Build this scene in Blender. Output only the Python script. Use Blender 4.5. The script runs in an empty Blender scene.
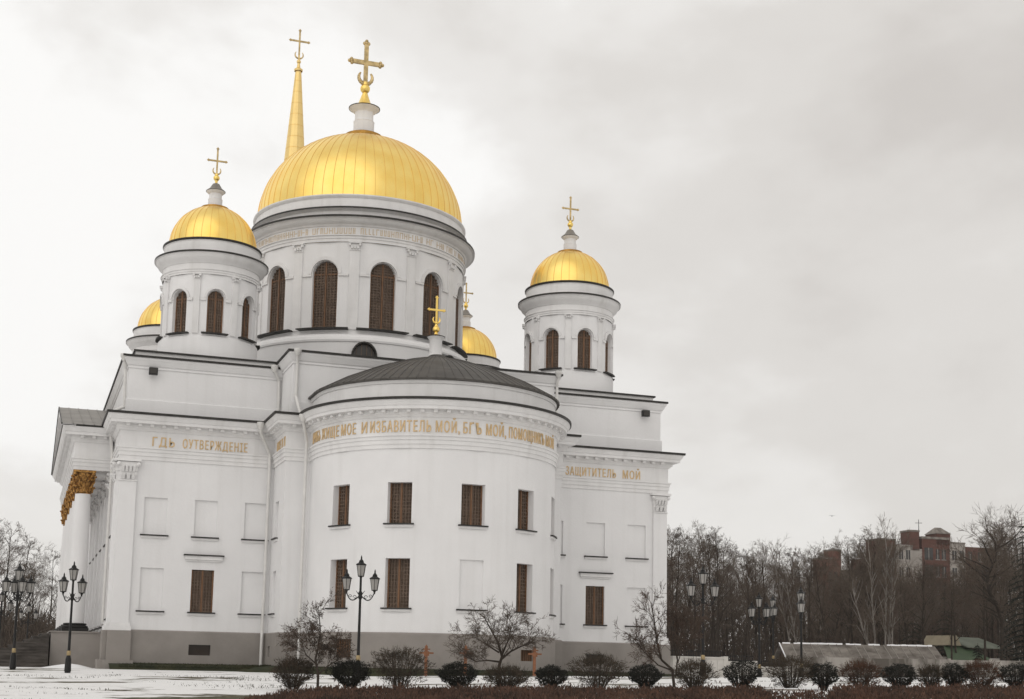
import bpy, bmesh, math, random
from mathutils import Vector, Matrix
R_ = math.radians
PI = math.pi
S = bpy.context.scene
COL = S.collection
# ------------------------------------------------------------------ camera
CAM = Vector((-18.016, -65.902, 0.468))
Rv = Vector((0.94417252, -0.32883019, 0.02022261))
Uv = Vector((-0.06500485, -0.12576971, 0.98992745))
Fv = Vector((0.32297464, 0.93597686, 0.14012387))
cd = bpy.data.cameras.new('camera')
cam = bpy.data.objects.new('camera', cd)
COL.objects.link(cam)
m = Matrix((Rv, Uv, -Fv)).transposed().to_4x4()
m.translation = CAM
cam.matrix_world = m
cd.sensor_width = 36
cd.lens = 36 * 1386.8 / 1024
cd.shift_x = 10.44 / 1024
cd.shift_y = 120.76 / 1024
cd.clip_end = 4000
cd.clip_start = 0.5
S.camera = cam
# ------------------------------------------------------------------ light
SUN_AZ, SUN_EL = R_(-138), R_(36)          # azimuth from +y towards +x
W = bpy.data.worlds.new('World')
S.world = W
W.use_nodes = True
nt = W.node_tree
nt.nodes.clear()
def N(t, **kw):
    n = nt.nodes.new(t)
    for k, v in kw.items(): setattr(n, k, v)
    return n
out = N('ShaderNodeOutputWorld')
sky = N('ShaderNodeTexSky', sky_type='NISHITA', sun_disc=False)
sky.sun_elevation = SUN_EL
sky.sun_rotation = SUN_AZ
bg_s = N('ShaderNodeBackground'); bg_s.inputs[1].default_value = 0.08
nt.links.new(sky.outputs[0], bg_s.inputs[0])
tc = N('ShaderNodeTexCoord')
mp = N('ShaderNodeMapping'); mp.inputs['Scale'].default_value = (1.0, 1.0, 1.7); mp.inputs['Rotation'].default_value = (0.1, 0.12, 0.9); mp.inputs['Location'].default_value = (.35, .1, .2)
nt.links.new(tc.outputs['Generated'], mp.inputs[0])
n1 = N('ShaderNodeTexNoise'); n1.inputs['Scale'].default_value = 3.4; n1.inputs['Detail'].default_value = 6; n1.inputs['Roughness'].default_value = .52
n1.inputs['Distortion'].default_value = .1
nt.links.new(mp.outputs[0], n1.inputs[0])
# clouds are thinner and brighter in the direction of the hidden sun
gd = N('ShaderNodeVectorMath', operation='DOT_PRODUCT')
nt.links.new(tc.outputs['Generated'], gd.inputs[0])
gaz, gel = R_(-22), R_(26)
gd.inputs[1].default_value = (math.sin(gaz) * math.cos(gel), math.cos(gaz) * math.cos(gel), math.sin(gel))
gr = N('ShaderNodeMapRange', clamp=True); gr.inputs[1].default_value = .72; gr.inputs[2].default_value = 1.0; gr.inputs[3].default_value = 0; gr.inputs[4].default_value = .34
gr.interpolation_type = 'SMOOTHSTEP'
nt.links.new(gd.outputs['Value'], gr.inputs[0])
ad = N('ShaderNodeMath', operation='ADD')
nt.links.new(n1.outputs[0], ad.inputs[0]); nt.links.new(gr.outputs[0], ad.inputs[1])
cr = N('ShaderNodeValToRGB')
cr.color_ramp.interpolation = 'EASE'
e = cr.color_ramp.elements
e[0].position = .33; e[0].color = (.655, .622, .588, 1)
e[1].position = .76; e[1].color = (1.02, 1.01, .99, 1)
k = e.new(.50); k.color = (.760, .732, .697, 1)
k = e.new(.62); k.color = (.860, .838, .808, 1)
sx = N('ShaderNodeSeparateXYZ'); nt.links.new(tc.outputs['Generated'], sx.inputs[0])
lo = N('ShaderNodeMapRange', clamp=True); lo.inputs[1].default_value = 0; lo.inputs[2].default_value = .30; lo.inputs[3].default_value = -.07; lo.inputs[4].default_value = .02
nt.links.new(sx.outputs[2], lo.inputs[0])
ad2 = N('ShaderNodeMath', operation='ADD'); nt.links.new(ad.outputs[0], ad2.inputs[0]); nt.links.new(lo.outputs[0], ad2.inputs[1])
nt.links.new(ad2.outputs[0], cr.inputs[0])
bg_c = N('ShaderNodeBackground'); bg_c.inputs[1].default_value = 1.0
nt.links.new(cr.outputs[0], bg_c.inputs[0])
mx = N('ShaderNodeMixShader'); mx.inputs[0].default_value = .96
nt.links.new(bg_s.outputs[0], mx.inputs[1]); nt.links.new(bg_c.outputs[0], mx.inputs[2]); nt.links.new(mx.outputs[0], out.inputs[0])
sd = bpy.data.lights.new('sun', 'SUN'); sd.energy = .66; sd.angle = R_(75); sd.color = (1, .97, .93)
so = bpy.data.objects.new('sun', sd); COL.objects.link(so)
sv = Vector((math.sin(SUN_AZ) * math.cos(SUN_EL), math.cos(SUN_AZ) * math.cos(SUN_EL), math.sin(SUN_EL)))
so.rotation_euler = sv.to_track_quat('Z', 'Y').to_euler(); so.location = (-60, -60, 60)
S.view_settings.view_transform = 'Standard'
try: S.view_settings.look = 'None'
except Exception: pass
S.view_settings.exposure = 0.01
S.view_settings.gamma = 1
S.cycles.max_bounces = 6
S.cycles.diffuse_bounces = 3
# ------------------------------------------------------------------ materials
def mat(name, col, rough=.8, metal=0, var=.0, vscale=2.0, col2=None, bump=0, bscale=20, spec=.3, detail=4, stretch=(1, 1, 1), coords='Object', ramp=(.35, .65)):
    M = bpy.data.materials.new(name); M.use_nodes = True
    t = M.node_tree; b = t.nodes['Principled BSDF']
    b.inputs['Base Color'].default_value = (*col, 1); b.inputs['Roughness'].default_value = rough
    b.inputs['Metallic'].default_value = metal; b.inputs['Specular IOR Level'].default_value = spec
    co = t.nodes.new('ShaderNodeTexCoord'); mpp = t.nodes.new('ShaderNodeMapping'); mpp.inputs['Scale'].default_value = stretch
    t.links.new(co.outputs[coords], mpp.inputs[0])
    if col2 is not None or var:
        n = t.nodes.new('ShaderNodeTexNoise'); n.inputs['Scale'].default_value = vscale; n.inputs['Detail'].default_value = detail; n.inputs['Roughness'].default_value = .6
        t.links.new(mpp.outputs[0], n.inputs[0])
        r = t.nodes.new('ShaderNodeValToRGB'); r.color_ramp.elements[0].position = ramp[0]; r.color_ramp.elements[1].position = ramp[1]
        c2 = col2 if col2 is not None else tuple(c * (1 - var) for c in col)
        r.color_ramp.elements[0].color = (*c2, 1); r.color_ramp.elements[1].color = (*col, 1)
        t.links.new(n.outputs[0], r.inputs[0]); t.links.new(r.outputs[0], b.inputs['Base Color'])
    if bump:
        n2 = t.nodes.new('ShaderNodeTexNoise'); n2.inputs['Scale'].default_value = bscale; n2.inputs['Detail'].default_value = 5
        t.links.new(mpp.outputs[0], n2.inputs[0])
        bp = t.nodes.new('ShaderNodeBump'); bp.inputs['Strength'].default_value = bump; bp.inputs['Distance'].default_value = .05
        t.links.new(n2.outputs[0], bp.inputs['Height']); t.links.new(bp.outputs[0], b.inputs['Normal'])
    return M
def gold_mat():
    M = mat('gilded_sheet', (.98, .69, .20), .3, 1, bump=.06, bscale=1.6)
    t = M.node_tree; b = t.nodes['Principled BSDF']
    g = t.nodes.new('ShaderNodeObjectInfo')
    tc = t.nodes.new('ShaderNodeTexCoord')
    n = t.nodes.new('ShaderNodeTexNoise'); n.inputs['Scale'].default_value = .9; n.inputs['Detail'].default_value = 5
    t.links.new(tc.outputs['Object'], n.inputs[0])
    r = t.nodes.new('ShaderNodeValToRGB'); r.color_ramp.elements[0].position = .3; r.color_ramp.elements[1].position = .7
    r.color_ramp.elements[0].color = (.96, .65, .165, 1); r.color_ramp.elements[1].color = (1.0, .76, .25, 1)
    t.links.new(n.outputs[0], r.inputs[0]); t.links.new(r.outputs[0], b.inputs['Base Color'])
    r2 = t.nodes.new('ShaderNodeMapRange'); r2.inputs[3].default_value = .27; r2.inputs[4].default_value = .42
    t.links.new(n.outputs[0], r2.inputs[0]); t.links.new(r2.outputs[0], b.inputs['Roughness'])
    return M
M = {}
M['plaster'] = mat('white_plaster', (.825, .82, .822), .9, var=.07, vscale=.35, bump=.12, bscale=9, spec=.15, detail=8)
def add_streaks(Mt, amt):
    # rain streaks and grime: vertical, irregular, fixed on the wall
    t = Mt.node_tree; b = t.nodes['Principled BSDF']
    src = b.inputs['Base Color'].links[0].from_socket
    co = t.nodes.new('ShaderNodeTexCoord'); mp_ = t.nodes.new('ShaderNodeMapping'); mp_.inputs['Scale'].default_value = (2.2, 2.2, .12)
    t.links.new(co.outputs['Object'], mp_.inputs[0])
    n = t.nodes.new('ShaderNodeTexNoise'); n.inputs['Scale'].default_value = 1.0; n.inputs['Detail'].default_value = 6
    t.links.new(mp_.outputs[0], n.inputs[0])
    r = t.nodes.new('ShaderNodeMapRange'); r.inputs[1].default_value = .52; r.inputs[2].default_value = .78; r.inputs[3].default_value = 0; r.inputs[4].default_value = amt
    t.links.new(n.outputs[0], r.inputs[0])
    x = t.nodes.new('ShaderNodeMixRGB'); x.inputs[2].default_value = (.42, .40, .37, 1)
    t.links.new(r.outputs[0], x.inputs[0]); t.links.new(src, x.inputs[1]); t.links.new(x.outputs[0], b.inputs['Base Color'])
add_streaks(M['plaster'], .13)
M['trim'] = mat('white_trim', (.82, .813, .81), .85, var=.10, vscale=.8, spec=.15, detail=6)
add_streaks(M['trim'], .24)
M['plinth'] = mat('grey_plinth', (.315, .290, .268), .9, var=.16, vscale=.7, bump=.15, bscale=12, spec=.15, detail=7)
M['gold'] = gold_mat()
M['gold_seam'] = mat('gilded_seam', (.82, .53, .15), .45, 1)
M['gold_spire'] = mat('pale_gilded_spire', (.93, .70, .30), .5, 1, var=.08, vscale=1.5)
M['gold_dull'] = mat('dull_gold', (.55, .30, .07), .4, .9, var=.4, vscale=3)
M['gold_pale'] = mat('weathered_gold', (.74, .56, .28), .42, .75, var=.45, vscale=3)
M['letter'] = mat('gold_letter', (.78, .57, .32), .55, .25, var=.3, vscale=5)
M['letter_pale'] = mat('faded_gold_letter', (.70, .58, .43), .7, .1, var=.2, vscale=4)
M['metal'] = mat('dark_roof_sheet', (.036, .033, .030), .55, .3, var=.35, vscale=1.5, spec=.4)
M['roof'] = mat('grey_roof_sheet', (.092, .085, .077), .55, .35, var=.3, vscale=1.2, spec=.4)
M['roof_light'] = mat('pale_roof_sheet', (.27, .25, .225), .55, .3, var=.25, vscale=1.1, spec=.4)
M['pane'] = mat('dark_glass', (.030, .026, .022), .3, spec=.5)
M['grille_back'] = mat('brown_shutter', (.145, .097, .067), .6, var=.35, vscale=2.0)
M['grille'] = mat('brown_grille', (.165, .116, .084), .6, .1, var=.35, vscale=2.5)
M['grille2'] = mat('orange_brown_bar', (.20, .105, .055), .6, .1, var=.3, vscale=3)
M['black'] = mat('black_iron', (.012, .012, .012), .45, .4, spec=.4)
M['band'] = mat('brass_band', (.34, .26, .14), .5, .5)
M['lampglass'] = mat('frosted_lamp_glass', (.36, .345, .325), .35, var=.15, vscale=8, spec=.5)
M['white_pipe'] = mat('white_pipe', (.72, .71, .69), .5, .1, var=.1, vscale=2)
M['rust'] = mat('bronze_capital', (.56, .30, .085), .42, .65, col2=(.11, .05, .016), vscale=9)
M['blackstone'] = mat('black_stone', (.018, .017, .016), .6)
M['stone_dark'] = mat('dark_stair_stone', (.125, .112, .100), .85, col2=(.060, .052, .046), vscale=1.2, stretch=(1, 1, 5))
M['bark'] = mat('dark_bark', (.055, .043, .034), .95, var=.4, vscale=3)
M['twig'] = mat('twigs', (.112, .086, .067), .95, var=.4, vscale=.4)
M['twig_red'] = mat('reddish_twigs', (.110, .076, .058), .95, var=.4, vscale=.5)
M['twig_grey'] = mat('grey_twigs', (.150, .120, .096), .95, var=.35, vscale=.5)
M['birch'] = mat('birch_bark', (.27, .245, .22), .85, col2=(.09, .075, .065), vscale=2, stretch=(1, 1, .5), ramp=(.3, .5))
M['leaf_dark'] = mat('dark_foliage', (.018, .018, .013), .9, var=.5, vscale=3)
M['leaf_brown'] = mat('brown_foliage', (.070, .050, .034), .95, col2=(.030, .026, .018), vscale=2.5)
M['leaf_rust'] = mat('rusty_foliage', (.085, .040, .024), .95, col2=(.035, .022, .014), vscale=2.5)
M['hedge'] = mat('rust_brown_hedge', (.118, .064, .044), .95, col2=(.042, .029, .022), vscale=1.1, detail=9, ramp=(.38, .62))
M['needle'] = mat('spruce_needles', (.016, .022, .015), .95, var=.4, vscale=1.5)
M['grass'] = mat('winter_grass', (.050, .050, .024), .95, col2=(.024, .030, .014), vscale=1.2)
M['wood'] = mat('orange_wood', (.27, .115, .058), .7, var=.3, vscale=9)
M['block'] = mat('pale_block_wall', (.64, .615, .575), .9, var=.18, vscale=1.2, bump=.2, bscale=8)
M['concrete'] = mat('stained_concrete', (.36, .335, .305), .9, col2=(.10, .088, .075), vscale=.8, detail=9, stretch=(1, 1, .3), ramp=(.44, .60))
M['snow'] = mat('snow', (.86, .86, .87), .75, bump=.3, bscale=4, spec=.2)
M['slate'] = mat('weathered_roofing', (.25, .225, .20), .85, col2=(.095, .082, .070), vscale=1.1, detail=8)
M['brick'] = mat('red_brick_panel', (.105, .048, .037), .9, var=.3, vscale=.5)
M['brick_far'] = mat('weathered_red_brick', (.15, .068, .052), .9, var=.3, vscale=.5)
M['panel'] = mat('pale_wall_panel', (.30, .275, .25), .9, var=.2, vscale=.4)
M['dwin'] = mat('dark_window_glass', (.025, .025, .025), .2, spec=.5)
M['green'] = mat('green_roof', (.075, .115, .062), .6, var=.3, vscale=1.0)
M['greenpale'] = mat('pale_green_roof', (.17, .19, .15), .7, var=.3, vscale=1.0)
M['yellow'] = mat('yellow_gable', (.33, .285, .205), .85, var=.2, vscale=1.5)
M['brownwood'] = mat('brown_boards', (.085, .055, .038), .85, var=.3, vscale=3)
# ------------------------------------------------------------------ mesh builder
class MB:
    def __init__(s): s.v = []; s.f = []; s.mi = []
    def add(s, verts, faces, mi=0):
        o = len(s.v); s.v.extend([tuple(p) for p in verts])
        for f in faces: s.f.append(tuple(i + o for i in f)); s.mi.append(mi)
    def quad(s, a, b, c, d, mi=0): s.add((a, b, c, d), ((0, 1, 2, 3),), mi)
    def tri(s, a, b, c, mi=0): s.add((a, b, c), ((0, 1, 2),), mi)
    def hexa(s, p, mi=0):   # 8 points: bottom 4 ccw, top 4
        s.add(p, ((3, 2, 1, 0), (4, 5, 6, 7), (0, 1, 5, 4), (1, 2, 6, 5), (2, 3, 7, 6), (3, 0, 4, 7)), mi)
    def box(s, x0, x1, y0, y1, z0, z1, mi=0, f=None):
        p = [(x0, y0, z0), (x1, y0, z0), (x1, y1, z0), (x0, y1, z0), (x0, y0, z1), (x1, y0, z1), (x1, y1, z1), (x0, y1, z1)]
        if f: p = [f(q) for q in p]
        s.hexa(p, mi)
    def tube(s, p0, p1, r0, r1, n=6, mi=0, cap=False):
        p0 = Vector(p0); p1 = Vector(p1); d = (p1 - p0)
        if d.length < 1e-6: return
        d.normalize()
        a = d.orthogonal().normalized(); b = d.cross(a)
        vs = []
        for p, r in ((p0, r0), (p1, r1)):
            for i in range(n):
                t = 2 * PI * i / n
                vs.append(p + a * (math.cos(t) * r) + b * (math.sin(t) * r))
        fs = [(i, (i + 1) % n, n + (i + 1) % n, n + i) for i in range(n)]
        if cap: fs += [tuple(range(n - 1, -1, -1)), tuple(range(n, 2 * n))]
        s.add(vs, fs, mi)
    def path(s, pts, r, n=8, mi=0):
        for i in range(len(pts) - 1): s.tube(pts[i], pts[i + 1], r, r, n, mi)
        for p in pts[1:-1]: s.ball(p, r * 1.02, 6, 4, mi)
    def ball(s, c, r, n=12, k=8, mi=0, sz=1):
        s.lathe([(r * math.sin(PI * j / k), c[2] - sz * r * math.cos(PI * j / k)) for j in range(k + 1)], c[0], c[1], n, mi)
    def lathe(s, prof, cx=0, cy=0, n=48, mi=0, a0=0, a1=2 * PI, mis=None):
        full = abs(a1 - a0 - 2 * PI) < 1e-6
        cols = n if full else n + 1
        vs = []
        for r, z in prof:
            for i in range(cols):
                t = a0 + (a1 - a0) * i / n
                vs.append((cx + r * math.sin(t), cy - r * math.cos(t), z))
        for j in range(len(prof) - 1):
            fs = []
            for i in range(n):
                a = j * cols + i; b = j * cols + (i + 1) % cols
                fs.append((a, b, b + cols, a + cols))
            if j == 0: s.add(vs, fs, mi if mis is None else mis[j]); base = len(s.v) - len(vs)
            else:
                for f in fs: s.f.append(tuple(q + base for q in f)); s.mi.append(mi if mis is None else mis[j])
    def sweep(s, path, prof, closed=True, mi=0, mis=None):
        n = len(path); P = [Vector((p[0], p[1])) for p in path]
        mit = []
        for i in range(n):
            d0 = (P[i] - P[i - 1]).normalized() if (closed or i > 0) else None
            d1 = (P[(i + 1) % n] - P[i]).normalized() if (closed or i < n - 1) else None
            if d0 is None: d0 = d1
            if d1 is None: d1 = d0
            n0 = Vector((d0.y, -d0.x)); n1 = Vector((d1.y, -d1.x))
            q = n0 + n1; q = q / max(q.length_squared / 2, .3)
            mit.append(q)
        base = len(s.v)
        for off, z in prof:
            for i in range(n):
                v = P[i] + mit[i] * off; s.v.append((v.x, v.y, z))
        for j in range(len(prof) - 1):
            for i in range(n if closed else n - 1):
                a = base + j * n + i; b = base + j * n + (i + 1) % n
                s.f.append((a, b, b + n, a + n)); s.mi.append(mi if mis is None else mis[j])
    def build(s, name, mats, parent=None, smooth=None):
        me = bpy.data.meshes.new(name); me.from_pydata(s.v, [], s.f)
        if not isinstance(mats, (list, tuple)): mats = [mats]
        for q in mats: me.materials.append(q)
        me.polygons.foreach_set('material_index', s.mi)
        if smooth is not None:
            me.polygons.foreach_set('use_smooth', [True] * len(s.f))
            bm = bmesh.new(); bm.from_mesh(me); bmesh.ops.remove_doubles(bm, verts=bm.verts, dist=1e-4); bm.to_mesh(me); bm.free()
            me.set_sharp_from_angle(angle=R_(smooth))
        me.update()
        o = bpy.data.objects.new(name, me); COL.objects.link(o)
        if parent is not None: o.parent = parent
        return o
def tag(o, label=None, cat=None, group=None, kind=None):
    if label: o['label'] = label
    if cat: o['category'] = cat
    if group: o['group'] = group
    if kind: o['kind'] = kind
    return o
def empty(name, label, cat, loc=(0, 0, 0), rz=0, group=None):
    o = bpy.data.objects.new(name, None); COL.objects.link(o); o.location = loc; o.rotation_euler = (0, 0, rz)
    o.empty_display_size = .3
    return tag(o, label, cat, group)
def copy_tree(o, parent=None):
    c = o.copy(); COL.objects.link(c)
    if parent is not None: c.parent = parent
    for ch in list(o.children): copy_tree(ch, c)
    return c
# ------------------------------------------------------------------ terrain
fw = Vector((math.sin(.3323), math.cos(.3323))); rt = Vector((math.cos(.3323), -math.sin(.3323)))
def ts(x, y):
    d = Vector((x - CAM.x, y - CAM.y)); return d.dot(fw), d.dot(rt)
def xy(t, s):
    p = Vector((CAM.x, CAM.y)) + fw * t + rt * s; return p.x, p.y
def sm(a, b, x):
    x = min(max((x - a) / (b - a), 0), 1); return x * x * (3 - 2 * x)
def gz(x, y):
    t, s = ts(x, y)
    z = -1.3 * (1 - min(max(t / 60, -.4), 1))
    z += .02 * min(max(s + 8, 0), 30) * (1 - sm(54, 66, t))
    return z
def ground():
    M_ = bpy.data.materials.new('snowy_ground'); M_.use_nodes = True
    t = M_.node_tree; b = t.nodes['Principled BSDF']; b.inputs['Roughness'].default_value = .85; b.inputs['Specular IOR Level'].default_value = .15
    co = t.nodes.new('ShaderNodeTexCoord')
    mp_ = t.nodes.new('ShaderNodeMapping'); mp_.inputs['Scale'].default_value = (.36, .74, 1); mp_.inputs['Rotation'].default_value = (0, 0, .33)
    t.links.new(co.outputs['Object'], mp_.inputs[0])
    n = t.nodes.new('ShaderNodeTexNoise'); n.inputs['Scale'].default_value = .55; n.inputs['Detail'].default_value = 9; n.inputs['Roughness'].default_value = .68
    t.links.new(mp_.outputs[0], n.inputs[0])
    r = t.nodes.new('ShaderNodeValToRGB'); r.color_ramp.elements[0].position = .555; r.color_ramp.elements[1].position = .60
    r.color_ramp.elements[0].color = (0, 0, 0, 1); r.color_ramp.elements[1].color = (1, 1, 1, 1)
    t.links.new(n.outputs[0], r.inputs[0])
    n2 = t.nodes.new('ShaderNodeTexNoise'); n2.inputs['Scale'].default_value = 5; n2.inputs['Detail'].default_value = 6
    t.links.new(co.outputs['Object'], n2.inputs[0])
    r2 = t.nodes.new('ShaderNodeValToRGB'); r2.color_ramp.elements[0].color = (.060, .056, .032, 1); r2.color_ramp.elements[1].color = (.145, .120, .078, 1)
    r2.color_ramp.elements[0].position = .4; r2.color_ramp.elements[1].position = .7
    t.links.new(n2.outputs[0], r2.inputs[0])
    r3 = t.nodes.new('ShaderNodeValToRGB'); r3.color_ramp.elements[0].color = (.74, .73, .72, 1); r3.color_ramp.elements[1].color = (.88, .88, .88, 1)
    t.links.new(n2.outputs[0], r3.inputs[0])
    x = t.nodes.new('ShaderNodeMixRGB'); t.links.new(r.outputs[0], x.inputs[0]); t.links.new(r3.outputs[0], x.inputs[1]); t.links.new(r2.outputs[0], x.inputs[2])
    t.links.new(x.outputs[0], b.inputs['Base Color'])
    bp = t.nodes.new('ShaderNodeBump'); bp.inputs['Strength'].default_value = .5; bp.inputs['Distance'].default_value = .15
    t.links.new(n2.outputs[0], bp.inputs['Height']); t.links.new(bp.outputs[0], b.inputs['Normal'])
    g = MB()
    tsx = [-60, -20, 0, 10, 16, 20] + [22 + i * .75 for i in range(72)] + [78, 84, 92, 105, 130, 200, 400, 900, 2000]
    ssx = [-1500, -600, -200, -100, -60, -45, -36] + [-30 + i * 1.0 for i in range(71)] + [45, 55, 80, 120, 250, 600, 1500]
    rng = random.Random(4)
    from mathutils import noise
    for a in tsx:
        for c in ssx:
            x_, y_ = xy(a, c)
            h = gz(x_, y_)
            if 20 < a < 60: h += .035 * noise.noise((x_ * .35, y_ * .35, 0)) + .03 * noise.noise((x_ * 1.1, y_ * 1.1, 3))
            g.v.append((x_, y_, h))
    n_ = len(ssx)
    for i in range(len(tsx) - 1):
        for j in range(n_ - 1):
            g.f.append((i * n_ + j, i * n_ + j + 1, (i + 1) * n_ + j + 1, (i + 1) * n_ + j)); g.mi.append(0)
    tag(g.build('ground', M_, None, 60), kind='structure')
ground()
# ------------------------------------------------------------------ cathedral
A, B, r_, Ra, ya, D = 14.0, 6.82, 3.0, 5.68, -4.0, 13.36
YB = 2 * D
CA = empty('cathedral', 'large white cathedral with five gold domes, a grey plinth and a round apse', 'cathedral')
def arc(R, n=40, a0=-90, a1=90): return [(R * math.sin(R_(a0 + (a1 - a0) * i / n)), ya - R * math.cos(R_(a0 + (a1 - a0) * i / n))) for i in range(n + 1)]
OUT = [(-A, YB), (-A, 0), (-B, 0), (-B, -r_), (-Ra, -r_)] + arc(Ra) + [(Ra, -r_), (B, -r_), (B, 0), (A, 0), (A, YB)]
def flat(P, Q, off=0):
    P = Vector((*P, 0)); Q = Vector((*Q, 0)); d = (Q - P).normalized(); n = Vector((d.y, -d.x, 0))
    return lambda s, z, dep: P + d * s + Vector((0, 0, z)) - n * (dep - off)
def cyl(cx, cy, R):
    return lambda s, z, dep: Vector((cx + (R - dep) * math.sin(s / R), cy - (R - dep) * math.cos(s / R), z))
def panel(mb, mp, s0, s1, z0, z1, ops=(), step=None, mi=0, mr=0):
    """wall sheet with recessed openings: ops = (sc, hw, za, zb, depth, arched)"""
    sc = {s0, s1}; zc = {z0, z1}
    for o in ops: sc |= {o[0] - o[1], o[0] + o[1]}; zc |= {o[2], o[3]}
    if step:
        k = int((s1 - s0) / step)
        for i in range(1, k):
            c = s0 + (s1 - s0) * i / k
            if all(not (o[0] - o[1] - 1e-6 < c < o[0] + o[1] + 1e-6) for o in ops) and min(abs(c - q) for q in sc) > step * .3: sc.add(c)
    sc = sorted(sc); zc = sorted(zc)
    for i in range(len(sc) - 1):
        for j in range(len(zc) - 1):
            a, b, c, d = sc[i], sc[i + 1], zc[j], zc[j + 1]
            ms, mz = (a + b) / 2, (c + d) / 2
            if any(abs(ms - o[0]) < o[1] and o[2] < mz < o[3] for o in ops): continue
            mb.quad(mp(a, c, 0), mp(b, c, 0), mp(b, d, 0), mp(a, d, 0), mi)
    for o in ops:
        c, h, za, zb, dep = o[:5]; arched = len(o) > 5 and o[5]
        loop = [(c - h, za), (c + h, za)]
        if arched:
            zs = zb - h
            ar = [(c + h * math.cos(PI * i / 16), zs + h * math.sin(PI * i / 16)) for i in range(17)]
            loop += ar
            for i in range(16):
                p, q = ar[i], ar[i + 1]
                mb.quad(mp(p[0], p[1], 0), mp(p[0], zb, 0), mp(q[0], zb, 0), mp(q[0], q[1], 0), mi)
        else: loop += [(c + h, zb), (c - h, zb)]
        for i in range(len(loop)):
            p, q = loop[i], loop[(i + 1) % len(loop)]
            mb.quad(mp(*p, 0), mp(*p, dep), mp(*q, dep), mp(*q, 0), mr)
def bar(mb, mp, sa, sb, za, zb, d0, d1, mi=0, n=1):
    for i in range(n):
        a = sa + (sb - sa) * i / n; b = sa + (sb - sa) * (i + 1) / n
        mb.hexa([mp(a, za, d0), mp(b, za, d0), mp(b, za, d1), mp(a, za, d1), mp(a, zb, d0), mp(b, zb, d0), mp(b, zb, d1), mp(a, zb, d1)], mi)
def grille(mb, mp, c, h, za, zb, dep, arched=False, openpat=0):
    """dark pane and a brown lattice in front of it"""
    zs = zb - h if arched else zb
    top = lambda s: zs + math.sqrt(max(h * h - (s - c) ** 2, 0)) if arched else zb
    k = 12
    for i in range(k):
        a = c - h + 2 * h * i / k; b = c - h + 2 * h * (i + 1) / k
        mb.quad(mp(a, za, dep - .002), mp(b, za, dep - .002), mp(b, top(b), dep - .002), mp(a, top(a), dep - .002), 0)
    nv = 7; w = .022
    for i in range(nv + 1):
        s = c - h + .03 + (2 * h - .06) * i / nv
        bar(mb, mp, s - w, s + w, za, max(top(s) - .02, za + .1), dep - .07, dep - .03, 1)
    for s, ww in ((c - h + .035, .035), (c + h - .035, .035), (c, .04)):
        bar(mb, mp, s - ww, s + ww, za, top(s) - (.02 if arched else .0), dep - .10, dep - .03, 2)
    z = za + .04; j = 0
    while z < zb - .06:
        if z > zs: hh = math.sqrt(max(h * h - (z - zs) ** 2, 0)) if arched else h
        else: hh = h
        thick = .045 if abs(z - zs) < .09 and arched else .020
        bar(mb, mp, c - hh + .01, c + hh - .01, z - thick, z + thick, dep - .085, dep - .03, 2 if thick > .03 else 1)
        z += .155; j += 1
    # scroll ornaments of the lattice: small diagonal bars
    rng = random.Random(int(c * 31 + za * 7))
    z = za + .1
    while z < zs - .1:
        s = c - h + .1
        while s < c + h - .15:
            if rng.random() < .75:
                d = .10 if rng.random() < .5 else -.10
                p = [mp(s, z, dep - .06), mp(s + .035, z, dep - .06), mp(s + d + .035, z + .13, dep - .06), mp(s + d, z + .13, dep - .06)]
                mb.quad(*p, 1)
            s += .14
        z += .155
def sill(mp, c, h, z, parent, n=1, proj=.14, drop=.05):
    s = MB(); bar(s, mp, c - h - .12, c + h + .12, z - drop, z + .01, -proj, .0, 0, n); bar(s, mp, c - h - .09, c + h + .09, z - drop - .10, z - drop - .003, -proj * .55, .0, 1, n)
    s.build('sill', [M['metal'], M['trim']], parent)
def window(mp, c, h, za, zb, dep, n=1, name='window'):
    w = MB(); grille(w, mp, c, h, za, zb, dep); o = w.build(name, [M['grille_back'], M['grille'], M['grille2']], CA)
    sill(mp, c, h, za, o, n); return o
def blind(mp, c, h, za, zb, dep, n=1):
    w = MB()
    for i in range(n):
        a = c - h + 2 * h * i / n; b = c - h + 2 * h * (i + 1) / n
        w.quad(mp(a, za, dep), mp(b, za, dep), mp(b, zb, dep), mp(a, zb, dep))
    o = w.build('blind_window', M['plaster'], CA); sill(mp, c, h, za, o, n); return o
ZP = 1.75
hw = .52
zu0, zu1, zl0, zl1 = 6.19, 7.93, 2.68, 4.66
WX = (12.26, 9.94, 7.61)
walls = MB(); pl = MB()
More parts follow.
